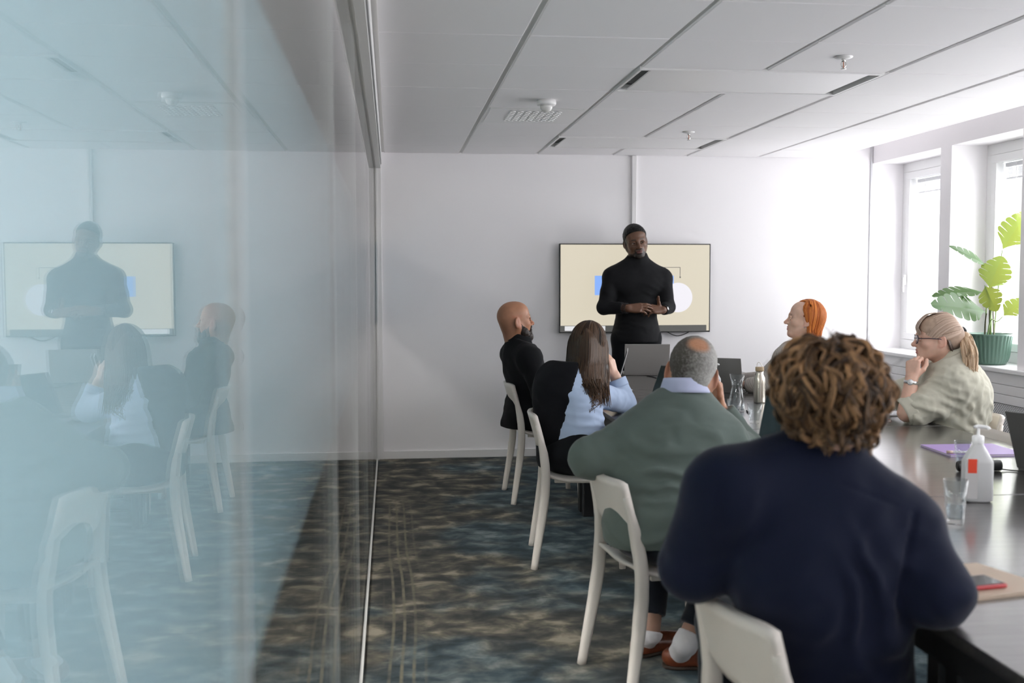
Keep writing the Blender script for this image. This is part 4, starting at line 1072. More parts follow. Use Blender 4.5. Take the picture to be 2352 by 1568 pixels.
def watch(parent, c, axis, r, case, strap, facing):
    ax = unit(axis); A = axes_from(unit(np.cross(ax, facing)), ax); a = np.linspace(0, 2 * np.pi, 28); k = np.linspace(-.5, .5, 3)
    P = np.array([[np.asarray(c) + A @ np.array([math.cos(t) * r, math.sin(t) * r, q * .016]) for q in k] for t in a])
    o = MB().grid(P[::-1], .0025).build('watch', strap, parent, True)
    f = unit(np.asarray(facing) - ax * np.dot(facing, ax)); B = axes_from(ax, f)
    m = MB().lathe([(.014, -.003), (.0145, .003), (.0125, .0045)], (0, 0, 0), 20); v = np.concatenate(m.v) @ np.stack([B[:, 0], B[:, 1], B[:, 2]], 1).T + np.asarray(c) + f * r - np.array(parent.location)
    mesh_obj('watch_case', v, m.f, case, o, True, False)
    m = MB().lathe([(.0118, .0044), (.0118, .0050)], (0, 0, 0), 20); v = np.concatenate(m.v) @ B.T + np.asarray(c) + f * r - np.array(parent.location)
    mesh_obj('watch_face', v, m.f, mat('watch_dial', (.70, .70, .70), .15), o, True, False)
    return o
# ================================================================ people
HAIRM = mat('hair', (.05, .03, .02), .48, attr=True, spec=.28)
def fabric(name, col, rough=.85, sheen=.25, fine=900, st=.25, var=None): return mat(name, col, rough, bump=(fine, st, .0012), sheen=sheen, var=var, spec=.18)
def legs(B, J, b=1.0, r0=.088, r1=.064, r2=.048, r3=.046, kk=.03):
    for q in 'LR':
        B.cone(J['h' + q], J['k' + q], r0 * b, r1 * b, .05).cone(J['k' + q], J['a' + q], r2 * b + .008, r3 * b, kk)
def arms(B, J, r0, r1, r2, b=1.0, which='LR'):
    for q in which: B.cone(J['s' + q], J['e' + q], r0 * b, r1 * b, .03).cone(J['e' + q], J['w' + q], r1 * b, r2 * b, .02)
V3 = lambda *a: np.array(a, float)

# ---------------------------------------------------------------- 1. presenter
def presenter():
    y = 8.02; Q = lambda px, py, yy=y: ony(px, py, yy)
    root = person_root('standing man in a black turtleneck with clasped hands before the screen', *Q(1461, 700)[:2])
    SK = (.135, .062, .034)
    J = dict(sR=Q(1408, 637), sL=Q(1520, 640), eR=Q(1387, 706, 7.97), eL=Q(1535, 704, 7.97), wR=Q(1443, 708, 7.80), wL=Q(1523, 712, 7.84), tf=V3(.05, -1, 0), pf=V3(.05, -1, 0))
    J['neck'] = Q(1464, 604, 8.04); J['chest'] = Q(1461, 648, 8.03); J['pel'] = Q(1461, 765, 8.03); J['pel'][2] = .985
    for q, px in (('R', 1434), ('L', 1490)):
        h = Q(px, 790); J['h' + q] = V3(h[0], 8.03, .93); J['k' + q] = V3(h[0] + (.02 if q == 'L' else -.02), 8.02, .50); J['a' + q] = V3(h[0] + (.03 if q == 'L' else -.03), 8.05, .085)
    # head
    A = axes_from((-.03, -1, -.12), (-.20, -.10, 1)); s = 1.07; c = Q(1460, 556, 8.0)
    def scalp(L, C, V):
        x, yy, z = L.T; line = .028 + .62 * yy
        f = np.clip((z - line + .022) / .030, 0, 1) * (np.abs(x) < .2); fr = np.clip((z - line) / .006, 0, 1)
        f = np.maximum(f * np.clip((.05 - yy) / .03, 0, 1), fr); f = np.maximum(f, np.clip((z + .012) / .035, 0, 1) * np.clip((.048 - yy) / .012, 0, 1) * (np.abs(x) > .045)) * .96
        return C * (1 - f[:, None]) + f[:, None] * np.array((.010, .008, .007))
    o = dict(jaw=1.04, nose=1.22, lips=1.5, beard=.95, brow=.9, hairc=(.010, .008, .007), lipc=(.13, .050, .042), scalp=scalp, blush=.4)
    HB, g = head_blob(c, A, s, o); HB.cone(g(0, -.022, -.05), J['neck'] + (0, 0, -.02), .060 * s, .066, .03)
    Vh, Fh = HB.mesh(.0032); Ch = paint_face(Vh, c, A, s, SK, o)
    # hands: right over left
    HR = Blob(); f_ = unit(V3(.95, -.20, .04)); HR.cone(J['wR'] + unit(J['eR'] - J['wR']) * .13, J['wR'], .036, .029, .02)
    hand_blob(HR, J['wR'], f_, (-.10, -.86, .50), 1, [(10, 24, 14), (12, 26, 14), (16, 28, 14), (22, 30, 16)], [(-.30, .80, -.55), (.05, .9, -.5), (.2, .9, -.4)], 1.06, .03)
    HL = Blob(); f2 = unit(V3(-.93, -.28, .10)); HL.cone(J['wL'] + unit(J['eL'] - J['wL']) * .10, J['wL'], .034, .028, .02)
    hand_blob(HL, J['wL'], f2, (.15, -.80, .58), -1, [(25, 42, 25), (30, 45, 25), (34, 48, 25), (38, 50, 25)], [(-.55, .50, .72), (-.35, .55, .85), (-.15, .45, 1)], 1.06, .03)
    Va, Fa = HR.mesh(.0034); Vb, Fb = HL.mesh(.0034); Vc, Fc = hard_hidden(J, 1.05).mesh(.014)
    V, F = join((Vh, Fh), (Va, Fa), (Vb, Fb), (Vc, Fc)); hc = lambda v: col_const(v, SK, .12, 60)
    mesh_obj('body', V, F, SKINM, root, True, True, np.concatenate([Ch, hc(Va), hc(Vb), hc(Vc)]))
    add_eyes(root, g, A, s, (.02, .011, .008), (-.25, 1, .05))
    B = Blob(); A2 = A; cr = np.array([.0755, .0965, .088]) + .0065
    B.ell(g(0, -.014, .038), cr * s, A); B.ell(g(0, .028, .056), np.array([.066, .060, .056]) * s, A, .03 * s); B.cut(g(0, 0, .026), A @ V3(0, .74, -1))
    V, F = B.mesh(.0034); N = vnormals(V, F); V = V + N * (.0055 * (fbm(V * 130, 2) - .45) * s)[:, None]
    mesh_obj('hair', V, F, HAIRM, root, True, True, col_const(V, (.005, .0045, .004), .4, 200))
    # turtleneck
    B = Blob(); tf = unit(J['tf']); ch = J['chest']
    for q in 'LR':
        B.ell(J['s' + q] + V3(.010 if q == 'L' else -.010, 0, -.018), (.060, .064, .082), None, .03)
        B.cone(J['s' + q], J['e' + q], .060, .050, .03); B.ell(J['s' + q] * .5 + J['e' + q] * .5, (.058, .062, .095), None, .03); B.cone(J['e' + q], J['w' + q], .054, .040, .02)
        B.cut(J['w' + q] + unit(J['e' + q] - J['w' + q]) * (.050 if q == 'R' else .024), J['w' + q] - J['e' + q], .12)
    torso(B, J, .008, 1.02, belly=-.012, sh=.062)
    for q, dx in (('R', -.085), ('L', .085)): B.ell(ch + V3(dx, -.070, -.005), (.095, .050, .085), None, .05)
    B.cone(J['neck'], g(0, -.014, -.092), .078, .072, .03); B.cone(J['pel'] + V3(0, 0, .06), J['pel'] + V3(0, 0, -.03), .165, .172, .04)
    B.cut(g(0, -.0, -.093), A @ V3(0, .16, 1), .14); B.cut(J['pel'] + V3(0, 0, -.055), (0, 0, -1))
    V, F = B.mesh(.0075)
    fo = [(J['e' + q], J['e' + q] - J['s' + q], .030, .004, .07) for q in 'LR'] + [(J['wL'] + (.03, .02, .0), J['wL'] - J['eL'], .012, .003, .05), (J['pel'] + (.05, -.1, .10), (0, .2, 1), .045, .005, .12), (J['pel'] + (-.14, -.05, .10), (.3, 0, 1), .035, .006, .09), (ch + (.10, -.1, -.06), (.5, 0, 1), .035, .004, .09), (ch + (0, -.1, .10), (.3, 0, 1), .05, .003, .08), (J['neck'] + (0, -.05, .04), (0, .3, 1), .022, .003, .06)]
    V = cloth(V, F, .0028, 10, fo, 1); mesh_obj('turtleneck', V, F, fabric('black_rib_knit', (.0085, .009, .0105), .8, .03), root, True)
    B = Blob(); torso(B, dict(J, neck=J['chest'] * .5 + J['pel'] * .5), -.002, 1.0); B.ops = B.ops[:1]; B.ell(J['pel'] + V3(0, 0, -.01), (.182, .135, .12), None); legs(B, J, 1.08); B.cut(J['pel'] + V3(0, 0, .02), (0, 0, 1)); B.cut((0, 0, .05), (0, 0, -1))
    V, F = B.mesh(.011); V = cloth(V, F, .004, 7, (), 2); mesh_obj('trousers', V, F, fabric('black_trousers', (.007, .008, .010), .9, .05), root, True)
    for q in 'LR': a_ = J['a' + q]; shoe('shoe', root, (a_[0], a_[1] + .05), (a_[0], a_[1] - .23), mat('black_leather', (.012, .011, .011), .35), TVB)
    watch(root, J['wL'] + unit(J['eL'] - J['wL']) * .018, J['eL'] - J['wL'], .0345, mat('silver_metal', (.7, .7, .7), .2, .9), mat('dark_strap', (.03, .028, .028), .5), (.5, -.8, .2))
    br = MB(); 
    for k in range(3):
        cc = J['wR'] + unit(J['eR'] - J['wR']) * (.012 + .016 * k); A3 = axes_from(unit(np.cross(J['eR'] - J['wR'], (0, 0, 1))), J['eR'] - J['wR'])
        for t in np.arange(20) * 2 * np.pi / 20: b_ = cc + A3 @ V3(.0355 * math.cos(t), .0355 * math.sin(t), 0); br.lathe([(.001, -.005), (.0048, -.002), (.0048, .002), (.001, .005)], tuple(b_), 6)
    tag(br.build('bead_bracelets', mat('dark_beads', (.015, .013, .015), .3), root, True), kind='stuff')
    return root
presenter()

# ---------------------------------------------------------------- 2. bald man in a black jacket
def bald():
    Q = lambda px, py, yy=6.80: ony(px, py, yy)
    root = person_root('bald bearded man in a black jacket seated beside the back wall', .95, 6.80); SK = (.42, .195, .110)
    J = dict(pel=V3(.90, 6.80, .535), chest=V3(.850, 6.80, .84), neck=V3(.810, 6.80, .985), tf=V3(1, .25, -.1), pf=V3(1, 0, 0))
    J.update(sR=V3(.862, 6.625, .915), sL=V3(.80, 6.965, .915), eR=V3(.925, 6.555, .705), eL=V3(.86, 7.05, .70), wR=V3(1.14, 6.70, .755), wL=V3(1.12, 6.95, .76))
    J.update(hR=V3(.93, 6.70, .53), hL=V3(.93, 6.90, .53), kR=V3(1.34, 6.70, .53), kL=V3(1.34, 6.92, .53), aR=V3(1.30, 6.69, .09), aL=V3(1.34, 6.93, .09))
    A = axes_from((.96, .22, .12), (-.12, 0, 1)); s = 1.05; c = Q(1183, 738)
    o = dict(nose=1.05, beard=.0, brow=.7, hairc=(.03, .02, .015), jaw=1.02, scalp=lambda L, C, V: C * (1 - (.22 * np.clip((.03 - L[:, 2]) / .05, 0, 1) * np.clip((.0 - L[:, 1]) / .03, 0, 1))[:, None]))
    HB, g = head_blob(c, A, s, o); HB.cone(g(0, -.028, -.04), J['neck'] + (0, 0, -.03), .062 * s, .068, .04)
    Vh, Fh = HB.mesh(.0034); Ch = paint_face(Vh, c, A, s, SK, o)
    parts = [(Vh, Fh, Ch)]
    for q, fd, dz in (('R', (.8, .55, .02), (.2, -.4, .9)), ('L', (.8, -.5, .02), (.2, .3, .9))):
        B = Blob(); f_ = unit(fd); B.cone(J['w' + q] - f_ * .05, J['w' + q], .030, .027, .02); hand_blob(B, J['w' + q], f_, dz, 1 if q == 'R' else -1, [(20, 25, 15)] * 4, [(-.6, .7, -.2), (-.3, .95, -.1), (0, 1, -.1)]); v, f = B.mesh(.005); parts.append((v, f, col_const(v, SK, .08, 60)))
    v, f = hard_hidden(J).mesh(.015); parts.append((v, f, col_const(v, SK)))
    V, F = join(*[(p[0], p[1]) for p in parts]); mesh_obj('body', V, F, SKINM, root, True, True, np.concatenate([p[2] for p in parts])); add_eyes(root, g, A, s, (.05, .03, .02))
    # beard
    B = Blob()
    for q in (-1, 1): B.cone(g(q * .064, .006, -.020), g(q * .054, .030, -.070), .012 * s, .026 * s, .02).cone(g(q * .054, .030, -.070), g(0, .068, -.104), .026 * s, .032 * s, .02).cone(g(q * .024, .088, -.048), g(q * .030, .078, -.075), .007 * s, .014 * s, .01)
    B.cone(g(-.02, .096, -.044), g(.02, .096, -.044), .0055 * s, .0055 * s, .008); V, F = B.mesh(.0036); N = vnormals(V, F); V = V + N * (.006 * (fbm(V * 150, 2) - .5))[:, None]
    mesh_obj('beard', V, F, HAIRM, root, True, True, col_const(V, (.030, .022, .018), .4, 150))
    # jacket
    B = Blob(); arms(B, J, .066, .058, .045, 1.0)
    for q in 'LR': B.cut(J['w' + q] + unit(J['e' + q] - J['w' + q]) * .015, J['w' + q] - J['e' + q], .10)
    torso(B, J, .016, 1.0, belly=.012, sh=.062)
    B.cone(J['pel'] + V3(-.06, 0, .05), J['pel'] + V3(-.10, 0, -.055), .115, .10, .05); B.cone(J['pel'] + V3(-.07, -.08, .05), J['pel'] + V3(-.09, -.09, -.02), .085, .08, .05)
    B.cut(J['neck'] + V3(.0, 0, .045), (.35, 0, 1), .16); B.cut(J['pel'] + V3(0, 0, -.072), (0, 0, -1))
    V, F = B.mesh(.0085); V = cloth(V, F, .005, 8, [(J['eR'], J['eR'] - J['sR'], .04, .007, .11), (J['sR'] + (0, -.03, -.1), (.6, 0, .8), .05, .005, .12), (J['pel'] + (-.1, -.08, .15), (.2, 0, 1), .05, .006, .14)], 4)
    mesh_obj('jacket', V, F, fabric('black_wool', (.008, .0085, .010), .9, .05), root, True)
    Ac = axes_from((1, .2, 0), (-.12, 0, 1)); ring_collar(J['neck'] + V3(.008, 0, .018), Ac, .070, .073, .052, .014, .006, 60, tilt=-.018).build('collar', MATS['black_wool'], root, True)
    B = Blob(); B.ell(J['pel'] + V3(0, 0, .0), (.17, .175, .105), None); legs(B, J, 1.0, .084, .07, .055, .052); B.cut((0, 0, .07), (0, 0, -1)); V, F = B.mesh(.012); V = cloth(V, F, .005, 8, (), 5); V[:, 2] = np.maximum(V[:, 2], .06)
    mesh_obj('trousers', V, F, MATS['black_trousers'], root, True)
    for q in 'LR': a_ = J['a' + q]; shoe('shoe', root, (a_[0] - .05, a_[1]), (a_[0] + .22, a_[1]), MATS['black_leather'], TVB)
bald()

# ---------------------------------------------------------------- 3. woman with long dark hair
def longhair():
    Q = lambda px, py, yy=5.30: ony(px, py, yy)
    root = person_root('woman with long dark brown hair, pale blue shirt and black vest, head propped on hand', .93, 5.30); SK = (.70, .44, .33)
    J = dict(pel=V3(.90, 5.30, .535), chest=Q(1306, 905, 5.28), neck=Q(1330, 850, 5.33), tf=V3(.62, .78, -.12), pf=V3(.9, .4, 0))
    J.update(sL=Q(1272, 872, 5.36), sR=Q(1352, 900, 5.25), eR=Q(1436, 930, 5.42), wR=Q(1412, 862, 5.44), eL=Q(1262, 925, 5.55), wL=V3(1.10, 5.72, .745))
    J['eR'][2] = max(J['eR'][2], .772)
    J.update(hR=V3(.95, 5.20, .53), hL=V3(.93, 5.40, .53), kR=V3(1.28, 5.30, .53), kL=V3(1.26, 5.50, .53), aR=V3(1.22, 5.32, .09), aL=V3(1.22, 5.52, .09))
    A = axes_from((.58, .80, -.16), (.16, .06, 1)); s = 1.0; c = Q(1352, 797, 5.35)
    o = dict(fem=1); HB, g = head_blob(c, A, s, o); HB.cone(g(0, -.02, -.05), J['neck'] + (0, 0, -.03), .050, .056, .03); Vh, Fh = HB.mesh(.005); parts = [(Vh, Fh, paint_face(Vh, c, A, s, SK, o))]
    B = Blob(); f_ = unit(V3(-.26, .0, 1)); el = J['eR']; B.cone(el, J['wR'], .040, .0285, .02)
    hand_blob(B, J['wR'], f_, (.75, -.6, .3), 1, [(28, 30, 20)] * 4, [(-.6, .75, -.2), (-.4, .9, -.1), (-.2, 1, 0)], .95); v, f = B.mesh(.004); parts.append((v, f, col_const(v, SK, .06, 60)))
    B = Blob(); f_ = unit(V3(.9, .3, 0)); B.cone(J['wL'] - f_ * .06, J['wL'], .030, .026, .02); hand_blob(B, J['wL'], f_, (0, 0, 1), -1, [(15, 20, 10)] * 4, [(-.6, .75, -.1), (-.4, .9, 0), (-.2, 1, 0)], .95); v, f = B.mesh(.005); parts.append((v, f, col_const(v, SK, .06, 60)))
    v, f = hard_hidden(J, .88, .02).mesh(.014); parts.append((v, f, col_const(v, SK)))
    V, F = join(*[(p[0], p[1]) for p in parts]); mesh_obj('body', V, F, SKINM, root, True, True, np.concatenate([p[2] for p in parts])); add_eyes(root, g, A, s, (.06, .04, .02))
    # shirt
    B = Blob(); torso(B, J, .010, .90, 1, sh=.066, low=False); B.cone(J['chest'], J['pel'] + V3(.02, -.02, .09), .135, .142, .06); B.cone(J['chest'] + V3(.05, -.06, -.05), J['pel'] + V3(.06, -.06, .10), .09, .10, .05)
    B.cone(J['sR'], J['eR'], .066, .056, .03); B.cone(J['eR'], J['wR'], .056, .043, .015); B.cone(J['sL'], J['eL'], .062, .054, .03); B.cone(J['eL'], J['wL'], .052, .038, .02)
    B.cut(J['eR'] + unit(J['wR'] - J['eR']) * .115, J['wR'] - J['eR'], .09); B.cut(J['neck'] + V3(0, 0, .03), (.1, .1, 1), .14); B.cut(J['pel'] + V3(0, 0, .075), (0, 0, -1)); B.cut(J['wL'] - V3(.03, .01, 0), J['wL'] - J['eL'], .08)
    V, F = B.mesh(.0065); ur = unit(J['eR'] - J['sR'])
    V = cloth(V, F, .0045, 11, [(J['chest'] + (.08, -.10, -.10), (.15, 0, 1), .034, .006, .13), (J['eR'] - ur * .05, ur, .040, .007, .08), (J['sR'] + (.02, -.02, -.06), (.7, 0, .6), .035, .005, .08), (J['pel'] + (.08, -.1, .16), (.2, 0, 1), .03, .006, .10), (J['eR'] + (0, 0, .08), (0, 0, 1), .025, .003, .05)], 7)
    mesh_obj('shirt', V, F, fabric('pale_blue_cotton', (.47, .58, .78), .8, .1, 1200, .12), root, True)
    ax = unit(J['wR'] - J['eR']); A3 = axes_from(unit(np.cross(ax, (0, -1, .2))), ax); ring_collar(J['eR'] + ax * .085, A3, .0475, .0475, .045, .002, .004, 0, 28).build('rolled_cuff', MATS['pale_blue_cotton'], root, True)
    # black vest over the back and left shoulder
    B = Blob(); torso(B, J, .027, .92, 1, sh=.066, low=False); B.cone(J['chest'] + V3(-.03, .02, 0), J['pel'] + V3(-.02, .02, -.02), .140, .150, .06); B.cone(J['sL'], J['eL'], .074, .064, .04); B.cone(J['eL'], J['wL'], .062, .046, .02)
    n_ = unit(np.cross(Q(1322, 878) - EYE, Q(1287, 1010) - EYE)); n_ = n_ if n_[0] > 0 else -n_
    B.cut(Q(1300, 950), n_); B.cut(J['neck'] + V3(0, 0, .035), (.1, .1, 1), .14); B.cut(J['pel'] + V3(0, 0, -.07), (0, 0, -1)); B.cut(J['wL'] - V3(.05, .02, 0), J['wL'] - J['eL'], .09)
    V, F = B.mesh(.0075); V = cloth(V, F, .005, 8, [(J['chest'] + (-.1, -.05, -.05), (.3, 0, 1), .06, .005, .15)], 8); mesh_obj('vest', V, F, fabric('black_knit', (.007, .0075, .010), .9, .05), root, True)
    B = Blob(); B.ell(J['pel'] + V3(.0, -.01, .0), (.165, .185, .115), None); legs(B, J, 1.0, .088, .07, .05, .046); B.cone(J['pel'] + V3(.03, -.1, .05), J['hR'] + V3(.1, 0, 0), .10, .085, .05); B.cut((0, 0, .07), (0, 0, -1)); V, F = B.mesh(.011); V = cloth(V, F, .004, 8, (), 9); V[:, 2] = np.maximum(V[:, 2], .06)
    mesh_obj('trousers', V, F, MATS['black_trousers'], root, True)
    for q in 'LR': a_ = J['a' + q]; shoe('shoe', root, (a_[0] - .05, a_[1]), (a_[0] + .19, a_[1] + .03), MATS['black_leather'], TVB, .040)
    # hair: volume + flowing locks
    rg = np.random.default_rng(21); B = Blob(); B.ell(g(0, -.016, .034), np.array([.080, .098, .094]), A, .03)
    fall = [Q(1350, 790, 5.33), Q(1352, 840, 5.30), Q(1354, 880, 5.27), Q(1362, 905, 5.25)]; B.chain(fall, [.062, .058, .040, .018], .04); B.chain([Q(1325, 820, 5.34), Q(1322, 860, 5.31), Q(1330, 890, 5.28)], [.042, .036, .012], .04); B.chain([Q(1378, 810, 5.35), Q(1381, 850, 5.32), Q(1380, 885, 5.28)], [.034, .028, .012], .04)
    B.ell(g(0, .095, -.02), (.055, .05, .09), A, .02, True); V, F = B.mesh(.006); hv = col_const(V, (.018, .011, .008), .3, 40)
    P = []; rad = []; cols = []
    for k in range(620):
        u = k / 619 + rg.uniform(-.02, .02); sh_ = math.sin(math.pi * np.clip(u, 0, 1)); top = Q(1345 + 14 * (u - .5), 743 + rg.uniform(0, 8), 5.32 - .02 * sh_)
        m1 = Q(1310 + 80 * u, 770 + 8 * abs(u - .5), 5.33 - .098 * sh_); m2 = Q(1303 + 93 * u, 825, 5.335 - .125 * sh_ ** .8); m3 = Q(1300 + 95 * u + rg.uniform(-4, 4), 868, 5.29 - .125 * sh_ ** .8)
        en = Q(1318 + 76 * u + rg.uniform(-10, 10), 893 + rg.uniform(-12, 30) + 14 * u, 5.205 - .075 * sh_)
        P.append([top, m1, m2, m3, en]); r = rg.uniform(.0022, .0042); rad.append(r * np.array([.8, 1, 1, 1, 1, 1, 1, 1, 1, .95, .9, .8, .65, .25]))
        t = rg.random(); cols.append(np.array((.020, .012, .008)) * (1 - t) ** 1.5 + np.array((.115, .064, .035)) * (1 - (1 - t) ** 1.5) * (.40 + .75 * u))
    for k in range(420):      # crown and sides
        az = rg.uniform(-np.pi, np.pi); cx, cy = math.sin(az), -math.cos(az)
        if cy > .45: continue
        rr = np.array([.084, .102, .097]) + rg.uniform(0, .004); pt = lambda e: g(rr[0] * math.cos(e) * cx, -.016 + rr[1] * math.cos(e) * cy, .034 + rr[2] * math.sin(e))
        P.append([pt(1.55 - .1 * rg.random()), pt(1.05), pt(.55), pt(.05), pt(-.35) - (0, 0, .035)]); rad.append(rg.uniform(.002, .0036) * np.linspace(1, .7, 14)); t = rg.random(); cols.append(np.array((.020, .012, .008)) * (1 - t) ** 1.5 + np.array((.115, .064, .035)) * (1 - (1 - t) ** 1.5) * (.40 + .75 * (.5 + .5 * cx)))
    for k in range(26):       # loose wisps on the shirt and over the far shoulder
        if k < 14: a = Q(1340 + 40 * rg.random(), 870, 5.16); P.append([a, a + (0, 0, -.03), Q(1345 + 42 * rg.random(), 905, 5.135), Q(1350 + 35 * rg.random(), 925, 5.125), Q(1345 + 40 * rg.random(), 935 + 15 * rg.random(), 5.125)])
        else: P.append([Q(1310, 838, 5.30), Q(1290 + 8 * rg.random(), 832, 5.30), Q(1266, 838 + 6 * rg.random(), 5.29), Q(1252 + 6 * rg.random(), 855, 5.285), Q(1247 + 12 * rg.random(), 876 + 14 * rg.random(), 5.285)])
        rad.append(np.linspace(.0022, .0006, 14)); cols.append(np.array((.10, .055, .03)))
    Vt, Ft = tubes(resample(P, 14), np.array(rad), 5); ct = np.repeat(np.array(cols), 14 * 5, 0)
    V2, F2 = join((V, F), (Vt, Ft)); mesh_obj('hair', V2, F2, HAIRM, root, True, True, np.concatenate([hv, ct]))
longhair()
# ---------------------------------------------------------------- 4. man in a sage sweater
def sage():
    Q = lambda px, py, yy=3.6: ony(px, py, yy)
    root = person_root('grey-haired man in a sage green sweater seen from behind', .95, 3.58); SK = (.42, .215, .135)
    J = dict(pel=V3(.935, 3.56, .545), chest=Q(1555, 1020, 3.62), neck=Q(1572, 915, 3.68), tf=V3(.30, .95, -.15), pf=V3(.6, .8, 0))
    J.update(sL=Q(1456, 1012, 3.62), sR=Q(1664, 1018, 3.62), eL=Q(1356, 1052, 3.62), wL=Q(1440, 1092, 3.84), eR=V3(1.32, 3.84, .785), wR=Q(1652, 935, 3.86))
    J.update(hL=V3(.88, 3.66, .54), hR=V3(1.00, 3.52, .54), kL=V3(1.03, 4.00, .50), kR=V3(1.30, 3.80, .51), aL=onz(1494, 1452, .10), aR=onz(1574, 1478, .12))
    A = axes_from((.24, 1, -.22), (.21, .16, 1)); s = 1.05; c = Q(1588, 858, 3.70)
    rg = np.random.default_rng(5)
    o = dict(ear=1.12); HB, g = head_blob(c, A, s, o); HB.cone(g(0, -.025, -.04), J['neck'] + (0, 0, -.03), .064 * s, .070, .04); Vh, Fh = HB.mesh(.0036); parts = [(Vh, Fh, paint_face(Vh, c, A, s, SK, o))]
    for q, fd, dz in (('R', (-.15, .05, 1), (.9, .2, .2)), ('L', (.7, .6, -.3), (0, -.3, 1))):
        B = Blob(); f_ = unit(fd); B.cone(J['w' + q] - f_ * .06, J['w' + q], .031, .028, .02); hand_blob(B, J['w' + q], f_, dz, 1 if q == 'R' else -1, [(35, 45, 25)] * 4, [(-.6, .7, -.2), (-.3, .95, -.1), (0, 1, -.1)]); v, f = B.mesh(.0045); parts.append((v, f, col_const(v, np.array(SK) * 1.2, .08, 60)))
    # bare ankles
    B = Blob()
    for q in 'LR': B.cone(J['k' + q], J['a' + q], .048, .036, .02)
    v, f = B.mesh(.006); parts.append((v, f, col_const(v, (.36, .20, .14), .08, 60)))
    v, f = hard_hidden(J, 1.0, .02).mesh(.016); parts.append((v, f, col_const(v, SK)))
    V, F = join(*[(p[0], p[1]) for p in parts]); mesh_obj('body', V, F, SKINM, root, True, True, np.concatenate([p[2] for p in parts])); add_eyes(root, g, A, s, (.05, .03, .02))
    # cropped grey hair with a bare crown
    B = Blob(); B.ell(g(0, -.014, .036), (np.array([.0755, .0965, .088]) + .005) * s, A); B.ell(g(0, -.05, -.03), np.array([.058, .052, .045]) * s, A, .03 * s); B.cut(g(0, -.01, -.030), A @ V3(0, 1.2, -1)); B.cut(g(0, -.06, -.068), A @ V3(0, .1, -1))
    V, F = B.mesh(.0036); L = local(V, c, A, s); x, y, z = L.T
    crown = np.clip(1.25 - np.sqrt(((x - .006) / .036) ** 2 + ((y + .080) / .034) ** 2 + ((z - .085) / .034) ** 2), 0, 1); crown = np.clip(crown * 2.2 * (.6 + .8 * fbm(V * 90, 2)), 0, 1)
    V = V - vnormals(V, F) * (.0045 * crown - .003 * (fbm(V * 200, 2) - .5))[:, None]
    gm = np.clip(.8 * (fbm(V * 260, 2) - .5) + .22 + 9 * np.clip(x + .01, -.03, .08) + 2.2 * np.clip(.02 - z, 0, .1) + 4 * np.clip(z - .09, 0, .05), 0, 1)[:, None]
    hc = np.array((.045, .038, .030)) * (1 - gm) + np.array((.40, .39, .37)) * gm; hc = hc * (1 - crown[:, None]) + crown[:, None] * np.array((.42, .20, .11)); mesh_obj('hair', V, F, mat('short_hair', (.1, .1, .1), .7, attr=True, bump=(700, .7, .003)), root, True, True, hc)
    # sweater
    B = Blob(); arms(B, J, .068, .062, .046); B.cone(J['sL'], J['eL'], .072, .066, .04)
    for q in 'LR': B.cut(J['w' + q] + unit(J['e' + q] - J['w' + q]) * .02, J['w' + q] - J['e' + q], .09)
    torso(B, J, .016, 1.04, belly=.035, sh=.060)
    B.cone(J['chest'] + V3(-.06, -.02, -.05), J['pel'] + V3(-.05, -.02, .02), .15, .165, .07); B.cone(J['chest'] + V3(.06, 0, -.05), J['pel'] + V3(.06, 0, .0), .15, .15, .07)
    Ac = axes_from((.25, .95, 0), (.05, .18, 1)); B.cut(J['neck'] + V3(0, 0, .030), Ac @ V3(0, .28, 1), .16); B.cut(J['pel'] + V3(0, 0, .0), (.12, .1, -1))
    V, F = B.mesh(.0075); cz = J['chest']
    V = cloth(V, F, .0045, 7, [(J['pel'] + (-.05, -.15, .20), (.15, 0, 1), .050, .017, .20), (J['pel'] + (.10, -.15, .10), (-.15, 0, 1), .050, .016, .20), (cz + (-.13, -.1, -.02), (.25, 0, 1), .05, .014, .14), (J['eL'] + (.04, 0, -.02), J['eL'] - J['sL'], .045, .012, .10), (cz + (.12, -.1, .04), (.6, 0, .8), .06, .010, .13), (cz + (0, -.1, -.12), (.1, 0, 1), .05, .014, .2)], 11, (1, 1, 1.6))
    mesh_obj('sweater', V, F, fabric('sage_wool', (.115, .145, .130), .95, .25, 700, .35), root, True)
    ring_collar(J['neck'] + Ac @ V3(0, -.012, .022), Ac, .070, .073, .050, .016, .005, 50, tilt=-.010).build('shirt_collar', fabric('lilac_cotton', (.52, .55, .74), .8, .1), root, True)
    # trousers end above the ankle
    B = Blob(); B.ell(J['pel'] + V3(-.005, 0, -.004), (.180, .180, .105), None); legs(B, J, 1.0, .090, .074, .058, .050)
    for q in 'LR': d = unit(J['a' + q] - J['k' + q]); B.cut(J['a' + q] - d * .065, d, .12)
    V, F = B.mesh(.009); V = cloth(V, F, .005, 9, (), 12); mesh_obj('trousers', V, F, fabric('navy_black_trousers', (.012, .015, .022)), root, True)
    LE = mat('brown_leather', (.155, .042, .018), .28, var=(40, .25)); SO = mat('dark_sole', (.03, .018, .012), .6); SOCK = fabric('white_sock', (.66, .64, .66), .9, .3)
    tl, tr_ = onz(1548, 1488, 0), onz(1612, 1556, 0); hl, hr = onz(1456, 1508, 0), onz(1528, 1532, 0)
    def fix(h, t, L=.275): d = unit(t - h); return h, h + d * L
